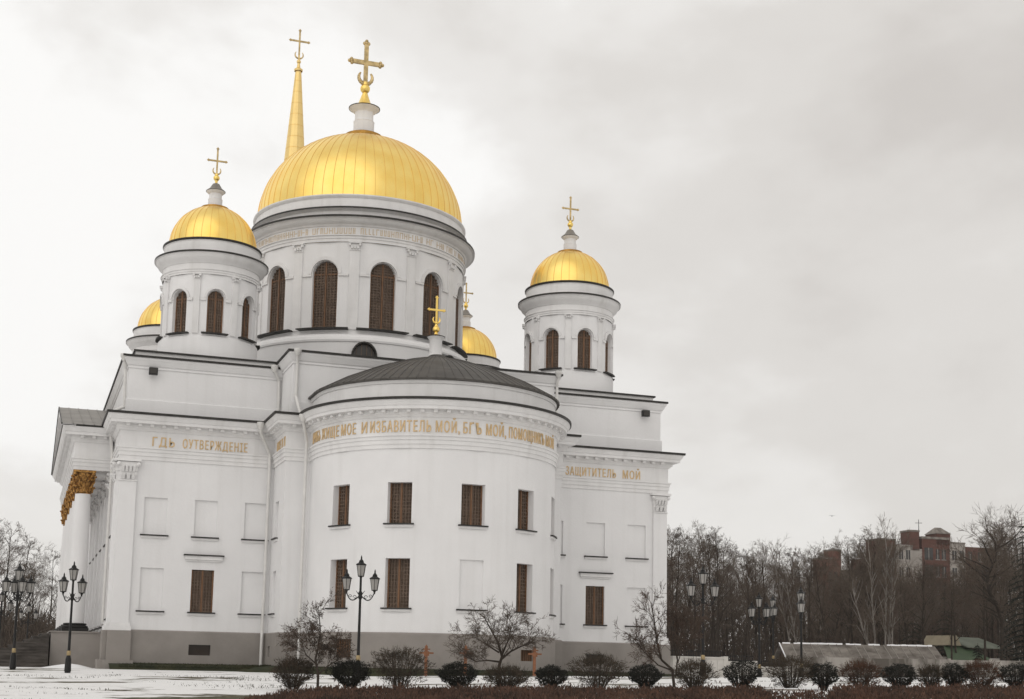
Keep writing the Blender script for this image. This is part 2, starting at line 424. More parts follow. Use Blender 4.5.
def wing(sgn):
    P, Q = ((-A, 0), (-B, 0)) if sgn < 0 else ((B, 0), (A, 0))
    mp = flat(P, Q); L = A - B
    S_ = lambda x: (x * sgn) - P[0] if sgn < 0 else x - P[0]
    ops = []
    for i, x in enumerate(WX):
        s = (-x - P[0]) if sgn < 0 else (x - P[0])
        ops += [(s, hw, zu0, zu1, .10), (s, hw, zl0, zl1, .22 if i == 1 else .10)]
    panel(walls, mp, 0, L, ZP - .05, 11.0, ops)
    for o in ops:
        if o[4] > .15: window(mp, *o[:4], .2)
        else: blind(mp, *o[:4], .098)
    # basement vent in the plinth
    mpp = flat(P, Q, .12); s = ops[2][0]
    vx = (s, .50, .70, 1.18, .2)
    panel(pl, mpp, -.12 if sgn < 0 else .12, L - .12 if sgn < 0 else L + .12, -1.2, ZP, [vx])
    v = MB(); v.quad(mpp(s - .5, .70, .19), mpp(s + .5, .70, .19), mpp(s + .5, 1.18, .19), mpp(s - .5, 1.18, .19), 0)
    for i in range(9):
        z = .72 + i * .05; bar(v, mpp, s - .49, s + .49, z, z + .016, .13, .16, 1)
    v.build('basement_vent', [M['pane'], M['brownwood']], CA)
    # lintel shelf over the middle lower window
    l = MB(); bar(l, mp, s - .86, s + .86, 5.12, 5.30, -.14, 0, 1); bar(l, mp, s - .93, s + .93, 5.303, 5.36, -.22, 0, 0); bar(l, mp, s - .80, s + .80, 5.04, 5.117, -.07, 0, 1)
    l.build('lintel_shelf', [M['metal'], M['trim']], CA)
wing(-1); wing(1)
# risalit: returns and fronts
for sgn in (-1, 1):
    P, Q = ((-B, 0), (-B, -r_)) if sgn < 0 else ((B, -r_), (B, 0))
    mp = flat(P, Q); s = r_ * .42 if sgn < 0 else r_ * .58
    ops = [(s, .42, zu0, zu1, .26), (s, .42, zl0, zl1, .26)]
    panel(walls, mp, 0, r_, ZP - .05, 11.0, ops)
    for o in ops: blind(mp, *o[:4], .258)
    mpp = flat(P, Q, .12); panel(pl, mpp, .12 if sgn < 0 else -.12, r_ + .12 if sgn < 0 else r_ - .12, -1.2, ZP, [(s, .3, .70, 1.18, .15)])
    v = MB(); v.quad(mpp(s - .3, .7, .14), mpp(s + .3, .7, .14), mpp(s + .3, 1.18, .14), mpp(s - .3, 1.18, .14)); v.build('basement_vent', M['pane'], CA)
    P, Q = ((-B, -r_), (-Ra, -r_)) if sgn < 0 else ((Ra, -r_), (B, -r_))
    mp = flat(P, Q); panel(walls, mp, 0, B - Ra, ZP - .05, 11.0)
    mpp = flat(P, Q, .12); panel(pl, mpp, -.12 if sgn < 0 else .12, B - Ra - .12 if sgn < 0 else B - Ra + .12, -1.2, ZP)
    P, Q = ((-Ra, -r_), (-Ra, ya)) if sgn < 0 else ((Ra, ya), (Ra, -r_))
    mp = flat(P, Q); panel(walls, mp, 0, -r_ - ya if False else abs(ya + r_), ZP - .05, 11.0)
    mpp = flat(P, Q, .12); panel(pl, mpp, .12 if sgn < 0 else 0, abs(ya + r_) if sgn < 0 else abs(ya + r_) - .12, -1.2, ZP)
# north side wall (behind the portico)
mpN = flat((-A, YB), (-A, 0))
side_ops = []
for yy in (2.05,):
    side_ops += [(YB - yy, .5, zu0, zu1, .15), (YB - yy, .55, 2.3, 5.2, .15, True)]
for yy in (6.4, 9.9, 13.36, 16.8, 20.3, 24.7):
    side_ops += [(YB - yy, .62, 6.1, 8.1, .2), (YB - yy, .75, 2.0, 4.9, .2)]
panel(walls, mpN, 0, YB, ZP - .05, 11.0, side_ops)
for o in side_ops:
    if o[0] > YB - 3: 
        w = MB(); grille(w, mpN, o[0], o[1], o[2], o[3], .14, len(o) > 5); q = w.build('window', [M['grille_back'], M['grille'], M['grille2']], CA); sill(mpN, o[0], o[1], o[2], q)
        if len(o) > 5:
            c = MB(); bar(c, mpN, o[0] - .80, o[0] - .56, o[2], o[3] - o[1], -.08, 0); bar(c, mpN, o[0] + .56, o[0] + .80, o[2], o[3] - o[1], -.08, 0)
            for i in range(12):
                t0, t1 = PI * i / 12, PI * (i + 1) / 12; zc = o[3] - o[1]
                pts = [(o[0] + rr * math.cos(t), zc + rr * math.sin(t)) for rr, t in ((.56, t0), (.80, t0), (.80, t1), (.56, t1))]
                c.hexa([mpN(*p, 0) for p in pts] + [mpN(*p, -.08) for p in pts])
            c.build('casing', M['trim'], q)
    else: window(mpN, *o[:4], .19)
panel(pl, flat((-A, YB), (-A, 0), .12), -.12, YB + .12, -1.2, ZP)
panel(walls, flat((A, 0), (A, YB)), 0, YB, ZP - .05, 11.0); panel(pl, flat((A, 0), (A, YB), .12), -.12, YB + .12, -1.2, ZP)
panel(walls, flat((A, YB), (-A, YB)), 0, 2 * A, -1, 11.0)
walls.build('wall', M['plaster'], CA)
# apse
apw = MB(); mpA = cyl(0, ya, Ra)
az0, az1 = 6.42, 8.2
aops = []
for k, lowblind in ((-1.075, False), (-.54, False), (.025, True), (.522, False), (1.06, False)):
    s = k * Ra
    aops += [(s, hw + .02, az0, az1, .42), (s, hw + .02, zl0 + .15, zl1 + .28, .10 if lowblind else .42)]
panel(apw, mpA, -PI / 2 * Ra, PI / 2 * Ra, ZP - .05, 11.0, aops, step=.45)
apw.build('apse_wall', M['plaster'], CA, 30)
for o in aops:
    if o[4] > .2: window(mpA, *o[:4], .40, 3)
    else: blind(mpA, *o[:4], .098, 3)
mpAp = cyl(0, ya, Ra + .12); RR = (Ra + .12) / Ra
vops = [(-.98 * (Ra + .12), .48, .72, 1.50, .25), (.55 * (Ra + .12), .48, .72, 1.2, .25)]
panel(pl, mpAp, -PI / 2 * (Ra + .12), PI / 2 * (Ra + .12), -1.2, ZP, vops, step=.45)
for o in vops:
    v = MB(); v.quad(*[mpAp(a, z, .24) for a, z in ((o[0] - o[1], o[2]), (o[0] + o[1], o[2]), (o[0] + o[1], o[3]), (o[0] - o[1], o[3]))], 1)
    for i in range(7): bar(v, mpAp, o[0] - .46 + i * .15, o[0] - .43 + i * .15, o[2], o[3], .14, .2, 0)
    v.build('basement_vent', [M['grille2'], M['grille']], CA)
pl.sweep(OUT, [(.12, ZP), (.06, ZP + .05), (0, ZP + .055)], True)
pl.build('plinth', M['plinth'], CA, 30)
# entablature around the whole plan
ENT = [(0, 9.66), (.05, 9.66), (.05, 9.84), (.085, 9.842), (.085, 10.03), (.12, 10.032), (.12, 10.16), (.17, 10.19), (.17, 10.25), (.045, 10.27), (.045, 11.0), (.10, 11.02), (.16, 11.10), (.22, 11.14), (.22, 11.30), (.52, 11.31), (.52, 11.44), (.56, 11.46), (.60, 11.54), (.66, 11.64), (.66, 11.70)]
ent = MB(); ent.sweep(OUT, ENT, True)
def modillions(mb, path, closed, z0=11.185, z1=11.305, a=.20, b=.40, gap=.54):
    n = len(path); P = [Vector((*p, 0)) for p in path]
    tot = 0; segs = []
    for i in range(n if closed else n - 1):
        p, q = P[i], P[(i + 1) % n]; segs.append((p, q, (q - p).length))
    carry = gap * .5
    for p, q, L in segs:
        d = (q - p).normalized(); nn = Vector((d.y, -d.x, 0)); s = carry
        while s < L:
            c = p + d * s; h = .085
            pts = [c + d * u + nn * w for u, w in ((-h, a), (-h, b), (h, b), (h, a))]
            mb.hexa([pt + Vector((0, 0, z0)) for pt in pts] + [pt + Vector((0, 0, z1)) for pt in pts])
            s += gap
        carry = s - L if L < 2 else gap * .5
modillions(ent, OUT[:-1] if False else OUT, True)
ent.build('entablature', M['trim'], CA)
edge = MB(); edge.sweep(OUT, [(.655, 11.69), (.73, 11.695), (.73, 11.80), (.0, 11.92), (-.6, 11.95)], True); edge.build('cornice_flashing', M['metal'], CA)
# pilasters with capitals
def capital(mb, f, hx, z0, z1, pr, rows=2):
    """flat Corinthian capital on a wall face; f(s, z, d)"""
    H = z1 - z0
    bar(mb, f, -hx - .02, hx + .02, z0, z0 + .06, -pr - .05, 0)
    for i in range(4):
        a = z0 + .06 + (H - .20) * i / 4; b = z0 + .06 + (H - .20) * (i + 1) / 4; g = -.03 + .10 * ((i + 1) / 4) ** 2
        bar(mb, f, -hx - g, hx + g, a, b - .002, -pr - g, 0)
    for row in range(rows):
        n = 3 + row % 2; zz = z0 + .08 + row * H * .34
        for i in range(n):
            s = -hx * .85 + 2 * hx * .85 * (i + .5) / n; w = hx * .62 / n
            for k in range(3):
                mb.hexa([f(s - w, zz + k * .09, -pr - .07 - k * .055), f(s + w, zz + k * .09, -pr - .07 - k * .055), f(s + w, zz + k * .09, -pr), f(s - w, zz + k * .09, -pr),
                         f(s - w * .8, zz + .085 + k * .09, -pr - .12 - k * .055), f(s + w * .8, zz + .085 + k * .09, -pr - .12 - k * .055), f(s + w * .8, zz + .085 + k * .09, -pr), f(s - w * .8, zz + .085 + k * .09, -pr)])
    for sg in (-1, 1):
        c = f(sg * (hx + .05), z1 - .24, -pr - .10); mb.ball(c, .10, 8, 6)
    bar(mb, f, -hx - .16, hx + .16, z1 - .12, z1, -pr - .18, 0)
def pilaster(P, dirv, s0, s1, base=True):
    """pilaster on a flat wall through P along dirv"""
    d = Vector((*dirv, 0)).normalized(); n = Vector((d.y, -d.x, 0)); P = Vector((*P, 0)); c = (s0 + s1) / 2; hx = (s1 - s0) / 2
    f = lambda s, z, dep: P + d * (c + s) + Vector((0, 0, z)) - n * dep
    mb = MB(); bar(mb, f, -hx, hx, ZP + .36, 8.62, -.14, 0)
    o = mb.build('pilaster', M['plaster'], CA)
    c_ = MB(); capital(c_, f, hx, 8.623, 9.655, .14); c_.build('capital', M['trim'], o)
    if base:
        b = MB(); bar(b, f, -hx - .07, hx + .07, ZP + .20, ZP + .357, -.22, 0); bar(b, f, -hx - .12, hx + .12, ZP + .003, ZP + .197, -.28, 0); b.build('base', M['trim'], o)
        g = MB(); bar(g, f, -hx - .14, hx + .14, -1, ZP, -.32, 0); bar(g, f, -hx - .28, hx + .28, -1, .42, -.48, 0); g.build('pedestal', M['plinth'], o)
pilaster((-A, 0), (1, 0), 0.02, .80); pilaster((A, 0), (1, 0), -.84, -.06)
pilaster((-A, 0), (0, -1), -1.0, -.06)
for yy in (4.6, 8.15, 11.6, 15.1, 18.6, 22.1): pilaster((-A, 0), (0, -1), -yy - .4, -yy + .4, False)
# attic storeys
att = MB()
ap = [(-13.8, YB - .3), (-13.8, .4), (13.8, .4), (13.8, YB - .3)]
att.sweep(ap, [(.06, 11.7), (.06, 12.55), (.0, 12.58), (0, 14.05), (.05, 14.06), (.05, 14.16), (.10, 14.2), (.20, 14.40), (.24, 14.46), (.24, 14.56)], True)
rp = [(-6.55, 5), (-6.55, -2.55), (6.55, -2.55), (6.55, 5)]
att.sweep(rp, [(.05, 11.7), (.05, 12.5), (0, 12.52), (0, 14.33), (.05, 14.34), (.05, 14.44), (.10, 14.48), (.22, 14.70), (.26, 14.76), (.26, 14.85)], True)
att.build('attic_wall', M['plaster'], CA)
ats = MB()
ats.sweep(ap, [(.235, 14.555), (.31, 14.558), (.31, 14.655), (-.12, 14.66), (-.30, 14.665)], True)
ats.sweep(rp, [(.255, 14.845), (.33, 14.848), (.33, 14.945), (-.4, 14.95), (-3.5, 15.02), (-6.4, 15.1)], True)
ats.build('attic_flashing', M['metal'], CA)
att2 = MB(); ap2 = [(-13.5, YB - .6), (-13.5, .7), (13.5, .7), (13.5, YB - .6)]
att2.sweep(ap2, [(0, 14.6), (0, 14.93), (.05, 14.95)], True, mis=[0, 0]); att2.build('roof_parapet', M['trim'], CA)
rf = MB(); rf.sweep(ap2, [(.055, 14.93), (.10, 14.935), (.10, 15.02), (-2, 15.1), (-6, 15.5), (-13, 16.2)], True); rf.build('roof', M['metal'], CA)
# apse blocking course, roof and lantern
bl = MB(); bp_ = [(-5.62, -2.55), (-5.62, ya)] + [(q[0] * 5.62 / Ra, ya + (q[1] - ya) * 5.62 / Ra) for q in arc(Ra)][1:-1] + [(5.62, ya), (5.62, -2.55)]
bl.sweep(bp_, [(0, 11.8), (0, 12.5), (.05, 12.52), (.08, 12.62), (.08, 12.70)], False); bl.build('apse_parapet', M['trim'], CA, 30)
apr = MB()
def cone(zs):
    n = 44
    ring = lambda R, z: [(-R, -2.55, z)] + [(R * math.sin(-PI / 2 + PI * i / n), ya - R * math.cos(-PI / 2 + PI * i / n), z) for i in range(n + 1)] + [(R, -2.55, z)]
    rows = [ring(R, z) for R, z in zs]
    for j in range(len(rows) - 1):
        for i in range(len(rows[0]) - 1):
            apr.quad(rows[j][i], rows[j][i + 1], rows[j + 1][i + 1], rows[j + 1][i])
    for i in range(1, len(rows[0]) - 1):      # standing seams
        for j in range(1, len(rows) - 1):
            a = Vector(rows[j][i]); b = Vector(rows[j + 1][i]); apr.tube(a, b, .022, .022, 4)
cone([(5.70, 12.66), (5.82, 12.67), (5.82, 12.75), (4.6, 13.42), (3.2, 14.03), (1.8, 14.52), (.5, 14.86), (.36, 14.98), (.02, 15.0)])
apr.build('apse_roof', M['roof'], CA)
def cross_mesh(mb, x, y, z0, zt, arm, thick, zarm, tiny=False):
    t = thick
    mb.box(x - t, x + t, y - t * .7, y + t * .7, z0, zt - t * 2.4)
    mb.box(x - arm + t * 2.0, x - t * 1.02, y - t * .68, y + t * .68, zarm - t, zarm + t); mb.box(x + t * 1.02, x + arm - t * 2.0, y - t * .68, y + t * .68, zarm - t, zarm + t)
    for px, pz, ax in ((x, zt - t * 1.6, 0), (x - arm + t * 1.2, zarm, 1), (x + arm - t * 1.2, zarm, 1)):
        for dx, dz in ((0, 0), (-1.0, -.2 if not ax else 0), (1.0, -.2 if not ax else 0), (0, 1.0)):
            sgn = -1 if px < x else 1
            q = (px + dx * t, y, pz + dz * t) if not ax else (px + sgn * abs(dx) * t * (1 if dx > 0 else -.2), y, pz + (dz if dx == 0 else (-.9 if dx < 0 else 0)) * t)
            mb.ball(q, t * .9, 8, 6)
    # crescent at the foot
    zc = z0 + (zarm - z0) * .30; Rr = arm * .40
    pts = [(x + Rr * math.sin(a), y, zc - Rr * math.cos(a), abs(a)) for a in [(-2.3 + 4.6 * i / 14) for i in range(15)]]
    for i in range(14):
        w0 = t * (1.05 - .6 * (pts[i][3] / 2.3) ** 2); w1 = t * (1.05 - .6 * (pts[i + 1][3] / 2.3) ** 2)
        mb.tube(pts[i][:3], pts[i + 1][:3], w0, w1, 6)
def lantern(dome_o, x, y, k, z):
    l = MB()   # z: dict of heights
    l.lathe([(z['rf'] * .95, z['fl'] - .42 * k), (z['rf'], z['fl'] - .05 * k), (z['rf'], z['fl'] + .10 * k), (z['rn'] * 1.25, z['fl'] + .3 * k)], x, y, 32, 1)
    zn = z['fl'] + .25 * k
    l.lathe([(z['rn'] * 1.12, zn), (z['rn'] * 1.12, zn + (z['nt'] - zn) * .5), (z['rn'] * 1.15, zn + (z['nt'] - zn) * .51), (z['rn'], zn + (z['nt'] - zn) * .56), (z['rn'], z['nt'] - .12 * k), (z['rn'] * 1.25, z['nt'] - .05 * k), (z['rc'], z['nt'] + .14 * k)], x, y, 32, 0)
    l.lathe([(z['rc'] * 1.03, z['nt'] + .135 * k), (z['rc'] * 1.03, z['nt'] + .18 * k), (z['rc'] * .45, z['nt'] + .36 * k)], x, y, 32, 2)
    if z.get('cone'): l.lathe([(z['rc'] * 1.03, z['nt'] + .09), (z['rc'] * .66, z['nt'] + .24), (z['rc'] * .36, z['nt'] + .48), (.06, z['nt'] + .54), (z['rb'] * .5, z['ball'] - z['rb'] * .85)], x, y, 24, mis=[4, 4, 4, 3])
    else:
        l.lathe([(z['rc'] * .72, z['nt'] + .22 * k), (z['rc'] * .40, z['nt'] + .52 * k), (z['rb'] * .5, z['ball'] - z['rb'] * .9)], x, y, 24, 3)
    l.ball((x, y, z['ball']), z['rb'], 16, 10, 3)
    l.lathe([(z['rb'] * .6, z['ball'] + z['rb'] * .8), (z['rb'] * .45, z['ball'] + z['rb'] * 1.4), (0.01, z['ball'] + z['rb'] * 1.5)], x, y, 16, 3)
    l.build('lantern', [M['trim'], M['gold_dull'], M['metal'], M['gold'], M['roof_light']], dome_o, 40)
    c = MB(); cross_mesh(c, x, y, z['ball'] + z['rb'] * 1.1, z['top'], z['arm'], z['th'], z['za']); c.build('cross', M['gold_pale'], dome_o, 40)
def dome(x, y, R, z0, h, n, zl, k, seamr):
    d = MB(); st = 22; tmax = math.acos(min(zl['rf'] * .8 / R, 1))
    prof = [(R * 1.0, z0 - .06), (R * 1.015, z0)] + [(R * math.cos(tmax * i / st), z0 + .02 + h * math.sin(tmax * i / st)) for i in range(st + 1)]
    d.lathe(prof, x, y, n)
    for i in range(n):
        a = 2 * PI * i / n
        for j in range(2, len(prof) - 1):
            p = [Vector((x + (r + .004) * math.sin(a), y - (r + .004) * math.cos(a), z)) for r, z in (prof[j], prof[j + 1])]
            d.tube(p[0], p[1], seamr, seamr, 4, 1)
    o = d.build('dome', [M['gold'], M['gold_seam']], CA); o.data.polygons.foreach_set('use_smooth', [True] * len(o.data.polygons)); o.data.set_sharp_from_angle(angle=R_(50))
    lantern(o, x, y, k, zl)
    return o
def arch_trim(mb, mp, c, r0, r1, zs, pr, n=18):
    for i in range(n):
        t0, t1 = PI * i / n, PI * (i + 1) / n
        p = [(c + rr * math.cos(t), zs + rr * math.sin(t)) for rr, t in ((r0, t0), (r1, t0), (r1, t1), (r0, t1))]
        mb.hexa([mp(*q, 0) for q in p] + [mp(*q, -pr) for q in p])
def drum(x, y, R, nwin, hwin, zs0, ztop, zbase, zent, Rbase, ent_prof, ent_mis, pil_hw, sillh, step, offs=0):
    d = MB(); mp = cyl(x, y, R)
    ops = []
    for k in range(nwin):
        s = ((k * 2 * PI / nwin + offs + PI) % (2 * PI) - PI) * R
        if s > PI * R - hwin - .02: s -= 2 * PI * R
        ops.append((s, hwin, zs0, ztop, .32, True))
    panel(d, mp, -PI * R - PI * R / nwin + offs * R, PI * R - PI * R / nwin + offs * R, zbase, zent, ops, step)
    d.lathe(ent_prof, x, y, 96, mis=ent_mis)
    do = d.build('drum', [M['plaster'], M['metal'], M['trim']], CA, 28)
    zsp = ztop - hwin
    for k in range(nwin):
        pil = MB()
        s = ((k + .5) * 2 * PI / nwin + offs) * R
        f = (lambda s_: (lambda a, z, dep: mp(s_ + a, z, dep)))(s)
        bar(pil, f, -pil_hw, pil_hw, zs0 - .05, zent - .50 * pil_hw / .27, -.08, 0)
        z1 = zent - .01; z0 = zent - .50 * pil_hw / .27 + .003; H = z1 - z0
        bar(pil, f, -pil_hw - .02, pil_hw + .02, z0, z0 + H * .12, -.11, 0)
        bar(pil, f, -pil_hw * .95, pil_hw * .95, z0 + H * .12, z0 + H * .8, -.10, 0)
        for q in (-.6, 0, .6):
            bar(pil, f, (q - .2) * pil_hw, (q + .2) * pil_hw, z0 + H * .18, z0 + H * .5, -.19, -.09)
        for q in (-1, 1): bar(pil, f, q * pil_hw - .05, q * pil_hw + .05, z0 + H * .52, z0 + H * .8, -.21, -.05)
        bar(pil, f, -pil_hw * 1.3, pil_hw * 1.3, z0 + H * .82, z1, -.22, 0)
        pil.build('pilaster', M['trim'], do)
    for o in ops:
        w = MB(); grille(w, mp, o[0], o[1], o[2], o[3], .28, True)
        wo = w.build('arched_window', [M['grille_back'], M['grille'], M['grille2']], CA)
        h = MB(); arch_trim(h, mp, o[0], hwin + .04, hwin * 1.26 + .04, zsp, .10)
        for sg in (-1, 1):
            a = o[0] + sg * (hwin + .04); b = o[0] + sg * (PI * R / nwin - pil_hw - .04)
            bar(h, mp, min(a, b), max(a, b), zsp - .14, zsp - .003, -.08, 0, 0, 2)
        h.build('hood_moulding', M['trim'], wo)
        sl = MB(); bar(sl, mp, o[0] - sillh, o[0] + sillh, zs0 - .07, zs0 - .01, -.34 * R / 6.25 - .08, .02, 0, 8); sl.build('sill', M['metal'], wo)
# main drum
mprof = [(6.27, 23.66), (6.32, 23.66), (6.32, 23.84), (6.36, 23.845), (6.36, 23.98), (6.43, 24.0), (6.43, 24.05), (6.33, 24.06), (6.33, 24.52), (6.40, 24.54), (6.46, 24.62), (6.60, 24.68), (6.72, 24.76), (6.80, 24.88), (6.86, 24.90), (6.95, 24.905), (6.95, 25.03), (6.20, 25.08), (6.20, 25.47), (6.30, 25.5), (6.40, 25.55), (6.49, 25.555), (6.49, 25.655), (6.24, 25.66), (6.24, 26.2), (6.30, 26.24), (6.36, 26.34), (6.36, 26.40), (6.1, 26.46)]
mmis = [2] * 15 + [1, 1] + [2] * 4 + [1, 1] + [2] * 3 + [2, 1]
drum(0, D, 6.25, 12, .73, 18.72, 22.58, 17.9, 23.66, 6.7, mprof, mmis[:len(mprof) - 1], .27, 1.42, .35)
mb = MB(); mb.lathe([(6.72, 14.6), (6.72, 17.86), (6.78, 17.9), (6.80, 18.0), (6.74, 18.16), (6.60, 18.28), (6.60, 18.34), (6.25, 18.42)], 0, D, 96); mb.build('drum_base', M['plaster'], CA, 28)
for deg in (-9, 37, 82, 127, 172, 217):
    a = R_(deg); mpB = cyl(0, D, 6.72); c = (a + PI) % (2 * PI) - PI; c *= 6.72
    lw = MB()
    pts = [(c + .62 * math.cos(PI * i / 12), 17.02 + .76 * math.sin(PI * i / 12)) for i in range(13)]
    for i in range(12): lw.tri(mpB(c, 17.02, -.03), mpB(*pts[i], -.03), mpB(*pts[i + 1], -.03), 0)
    for i in range(12):
        p, q = pts[i], pts[i + 1]; g = 1.12
        p2 = (c + (p[0] - c) * g, 17.02 + (p[1] - 17.02) * g); q2 = (c + (q[0] - c) * g, 17.02 + (q[1] - 17.02) * g)
        lw.hexa([mpB(*p, .05), mpB(*p2, .05), mpB(*q2, .05), mpB(*q, .05), mpB(*p, -.30), mpB(*p2, -.30), mpB(*q2, -.30), mpB(*q, -.30)], 1)
    for q in (-.42, -.14, .14, .42): bar(lw, mpB, c + q - .02, c + q + .02, 17.02, 17.02 + .74 * math.sqrt(1 - (q / .62) ** 2), -.06, -.03, 2)
    lw.build('lunette_window', [M['pane'], M['metal'], M['grille']], CA)
dome(0, D, 6.13, 26.42, 5.52, 64, dict(rf=1.16, fl=32.12, rn=.56, nt=33.85, rc=.93, ball=35.30, rb=.30, top=38.45, arm=1.06, th=.125, za=36.98), 1.0, .017)
# corner towers
T, Td = 9.80, 9.59
tprof = [(2.40, 19.28), (2.43, 19.28), (2.43, 19.38), (2.46, 19.385), (2.46, 19.47), (2.51, 19.5), (2.42, 19.51), (2.42, 19.82), (2.47, 19.84), (2.54, 19.94), (2.64, 20.02), (2.72, 20.16), (2.78, 20.28), (2.85, 20.285), (2.85, 20.385), (2.42, 20.42), (2.42, 20.52), (2.40, 20.53), (2.40, 20.98), (2.45, 21.02), (2.48, 21.08), (2.48, 21.14), (2.2, 21.2)]
tmis = [2] * 13 + [1, 1] + [2] * 4 + [1, 1, 1]
for tx, ty in ((-T, D - Td), (T, D - Td), (-T, D + Td), (T, D + Td)):
    drum(tx, ty, 2.38, 8, .42, 16.34, 18.5, 15.9, 19.28, 2.5, tprof, tmis[:len(tprof) - 1], .15, .62, .25)
    mb = MB(); mb.lathe([(2.47, 14.5), (2.47, 16.1), (2.45, 16.16), (2.38, 16.2)], tx, ty, 64); mb.build('tower_base', M['plaster'], CA, 28)
    dome(tx, ty, 2.19, 21.2, 2.22, 32, dict(rf=.70, fl=23.36, rn=.32, nt=24.22, rc=.48, ball=25.03, rb=.16, cone=1, top=26.68, arm=.50, th=.042, za=25.95), .5, .012)
# apse lantern
al = MB(); ax, ay = 0, -3.7
al.lathe([(.44, 14.7), (.44, 14.98), (.36, 15.02), (.30, 15.06), (.30, 15.78), (.34, 15.84), (.42, 15.96)], ax, ay, 24, 0); al.lathe([(.43, 15.955), (.43, 15.99), (.15, 16.08)], ax, ay, 24, 2)
al.lathe([(.20, 16.05), (.09, 16.12), (.07, 16.2)], ax, ay, 16, 1); al.ball((ax, ay, 16.35), .17, 14, 8, 1); al.lathe([(.10, 16.48), (.06, 16.58), (.05, 16.62)], ax, ay, 12, 1); al.ball((ax, ay, 16.66), .08, 10, 6, 1)
alo = al.build('apse_lantern', [M['trim'], M['gold'], M['metal']], CA, 40)
c = MB(); cross_mesh(c, ax, ay, 16.62, 18.0, .43, .045, 17.3); c.build('cross', M['gold'], alo, 40)
# portico
XP, Y0, Y1 = -15.86, 4.02, YB - 4.02
po = MB(); pp = [(-A - .17, Y1), (XP, Y1), (XP, Y0), (-A - .17, Y0)]
dz = -.12
po.sweep(pp, [(o, z + dz) for o, z in ENT], False); modillions(po, pp, False, 11.185 + dz, 11.305 + dz)
po.box(XP + .01, -A - .05, Y0 + .9, Y0 + .905, 9.6, 10.9); 
po.quad((XP, Y0, 9.66 + dz), (XP, Y1, 9.66 + dz), (-A, Y1, 9.66 + dz), (-A, Y0, 9.66 + dz))
po.build('portico_entablature', M['trim'], CA)
pe = MB(); pe.sweep(pp, [(.655, 11.575), (.70, 11.585), (.70, 11.63), (0, 11.72)], False); pe.build('cornice_flashing', M['metal'], CA)
rfp = MB(); ye0, ye1, ze, zr, yr = Y0 - .70, Y1 + .70, 11.66, 14.15, D
xf = XP - .72
for ya_, yb_ in ((ye0, yr), (ye1, yr)):
    rfp.quad((xf, ya_, ze), (-13.7, ya_, ze), (-13.7, yb_, zr), (xf, yb_, zr), 0)
    for i in range(6):
        xx = xf + .02 + i * .5; rfp.tube((xx, ya_, ze + .01), (xx, yb_, zr + .01), .025, .025, 4, 0)
    # raking cornice
    p = [(xf, ya_, ze - .02), (xf, yb_, zr - .02)]
    rfp.hexa([(xf + .02, ya_, ze - .10), (xf + .66, ya_, ze - .10), (xf + .66, yb_, zr - .46), (xf + .02, yb_, zr - .46), (xf + .02, ya_, ze - .012), (xf + .66, ya_, ze - .012), (xf + .66, yb_, zr - .012), (xf + .02, yb_, zr - .012)], 1)
    rfp.hexa([(xf - .03, ya_, ze - .05), (xf + .018, ya_, ze - .05), (xf + .018, yb_, zr - .05), (xf - .03, yb_, zr - .05), (xf - .03, ya_, ze + .03), (xf + .018, ya_, ze + .03), (xf + .018, yb_, zr + .03), (xf - .03, yb_, zr + .03)], 2)
rfp.tri((XP - .02, ye0 + .6, ze), (XP - .02, ye1 - .6, ze), (XP - .02, yr, zr - .15), 1)
rfp.build('portico_roof', [M['roof_light'], M['trim'], M['metal']], CA)
pod = MB(); pod.box(-16.45, -A - .121, Y0 - .72, Y1 + .72, -1.2, 1.66); pod.box(-16.52, -A - .3, Y0 - .79, Y1 + .79, 1.662, 1.72); pod.build('portico_podium', M['plinth'], CA)
NC = 6
for i in range(NC):
    yc = 4.52 + (Y1 - Y0 - 1.0) * i / (NC - 1); xc = -15.36
    cm = MB(); cm.lathe([(.43, 2.10), (.435, 3.5), (.425, 5), (.40, 7), (.365, 8.42)], xc, yc, 28)
    co = cm.build('column', M['plaster'], CA, 40)
    b = MB(); b.box(xc - .62, xc + .62, yc - .62, yc + .62, 1.722, 1.90); b.lathe([(.60, 1.90), (.63, 1.95), (.60, 2.0), (.50, 2.03), (.55, 2.07), (.54, 2.12), (.45, 2.13)], xc, yc, 28); b.build('base', M['blackstone'], co, 30)
    c = MB(); c.lathe([(.37, 8.40), (.41, 8.44), (.37, 8.48), (.36, 8.8), (.40, 9.1), (.50, 9.41)], xc, yc, 24)
    rng = random.Random(i)
    for row, (n, zz, rad) in enumerate(((8, 8.5, .37), (8, 8.78, .39), (8, 9.04, .43))):
        for j in range(n):
            a = 2 * PI * (j + .5 * row) / n; w = .13
            ca, sa = math.cos(a), math.sin(a)
            pr_ = [(0, 0), (.05, .10), (.10, .19), (.19, .26), (.25, .24)]
            for (d0, h0), (d1, h1) in zip(pr_, pr_[1:]):
                c.tube((xc + ca * (rad + d0 * .55), yc + sa * (rad + d0 * .55), zz + h0), (xc + ca * (rad + d1 * .55), yc + sa * (rad + d1 * .55), zz + h1), .10 - d0 * .22, .10 - d1 * .22, 5)
            c.ball((xc + ca * (rad + .14), yc + sa * (rad + .14), zz + .235), .055, 6, 4)
    for sx in (-1, 1):
        for sy in (-1, 1): c.ball((xc + sx * .43, yc + sy * .43, 9.34), .11, 8, 6)
    c.box(xc - .53, xc + .53, yc - .53, yc + .53, 9.42, 9.535); c.build('capital', M['rust'], co)
st = MB(); nst = 11
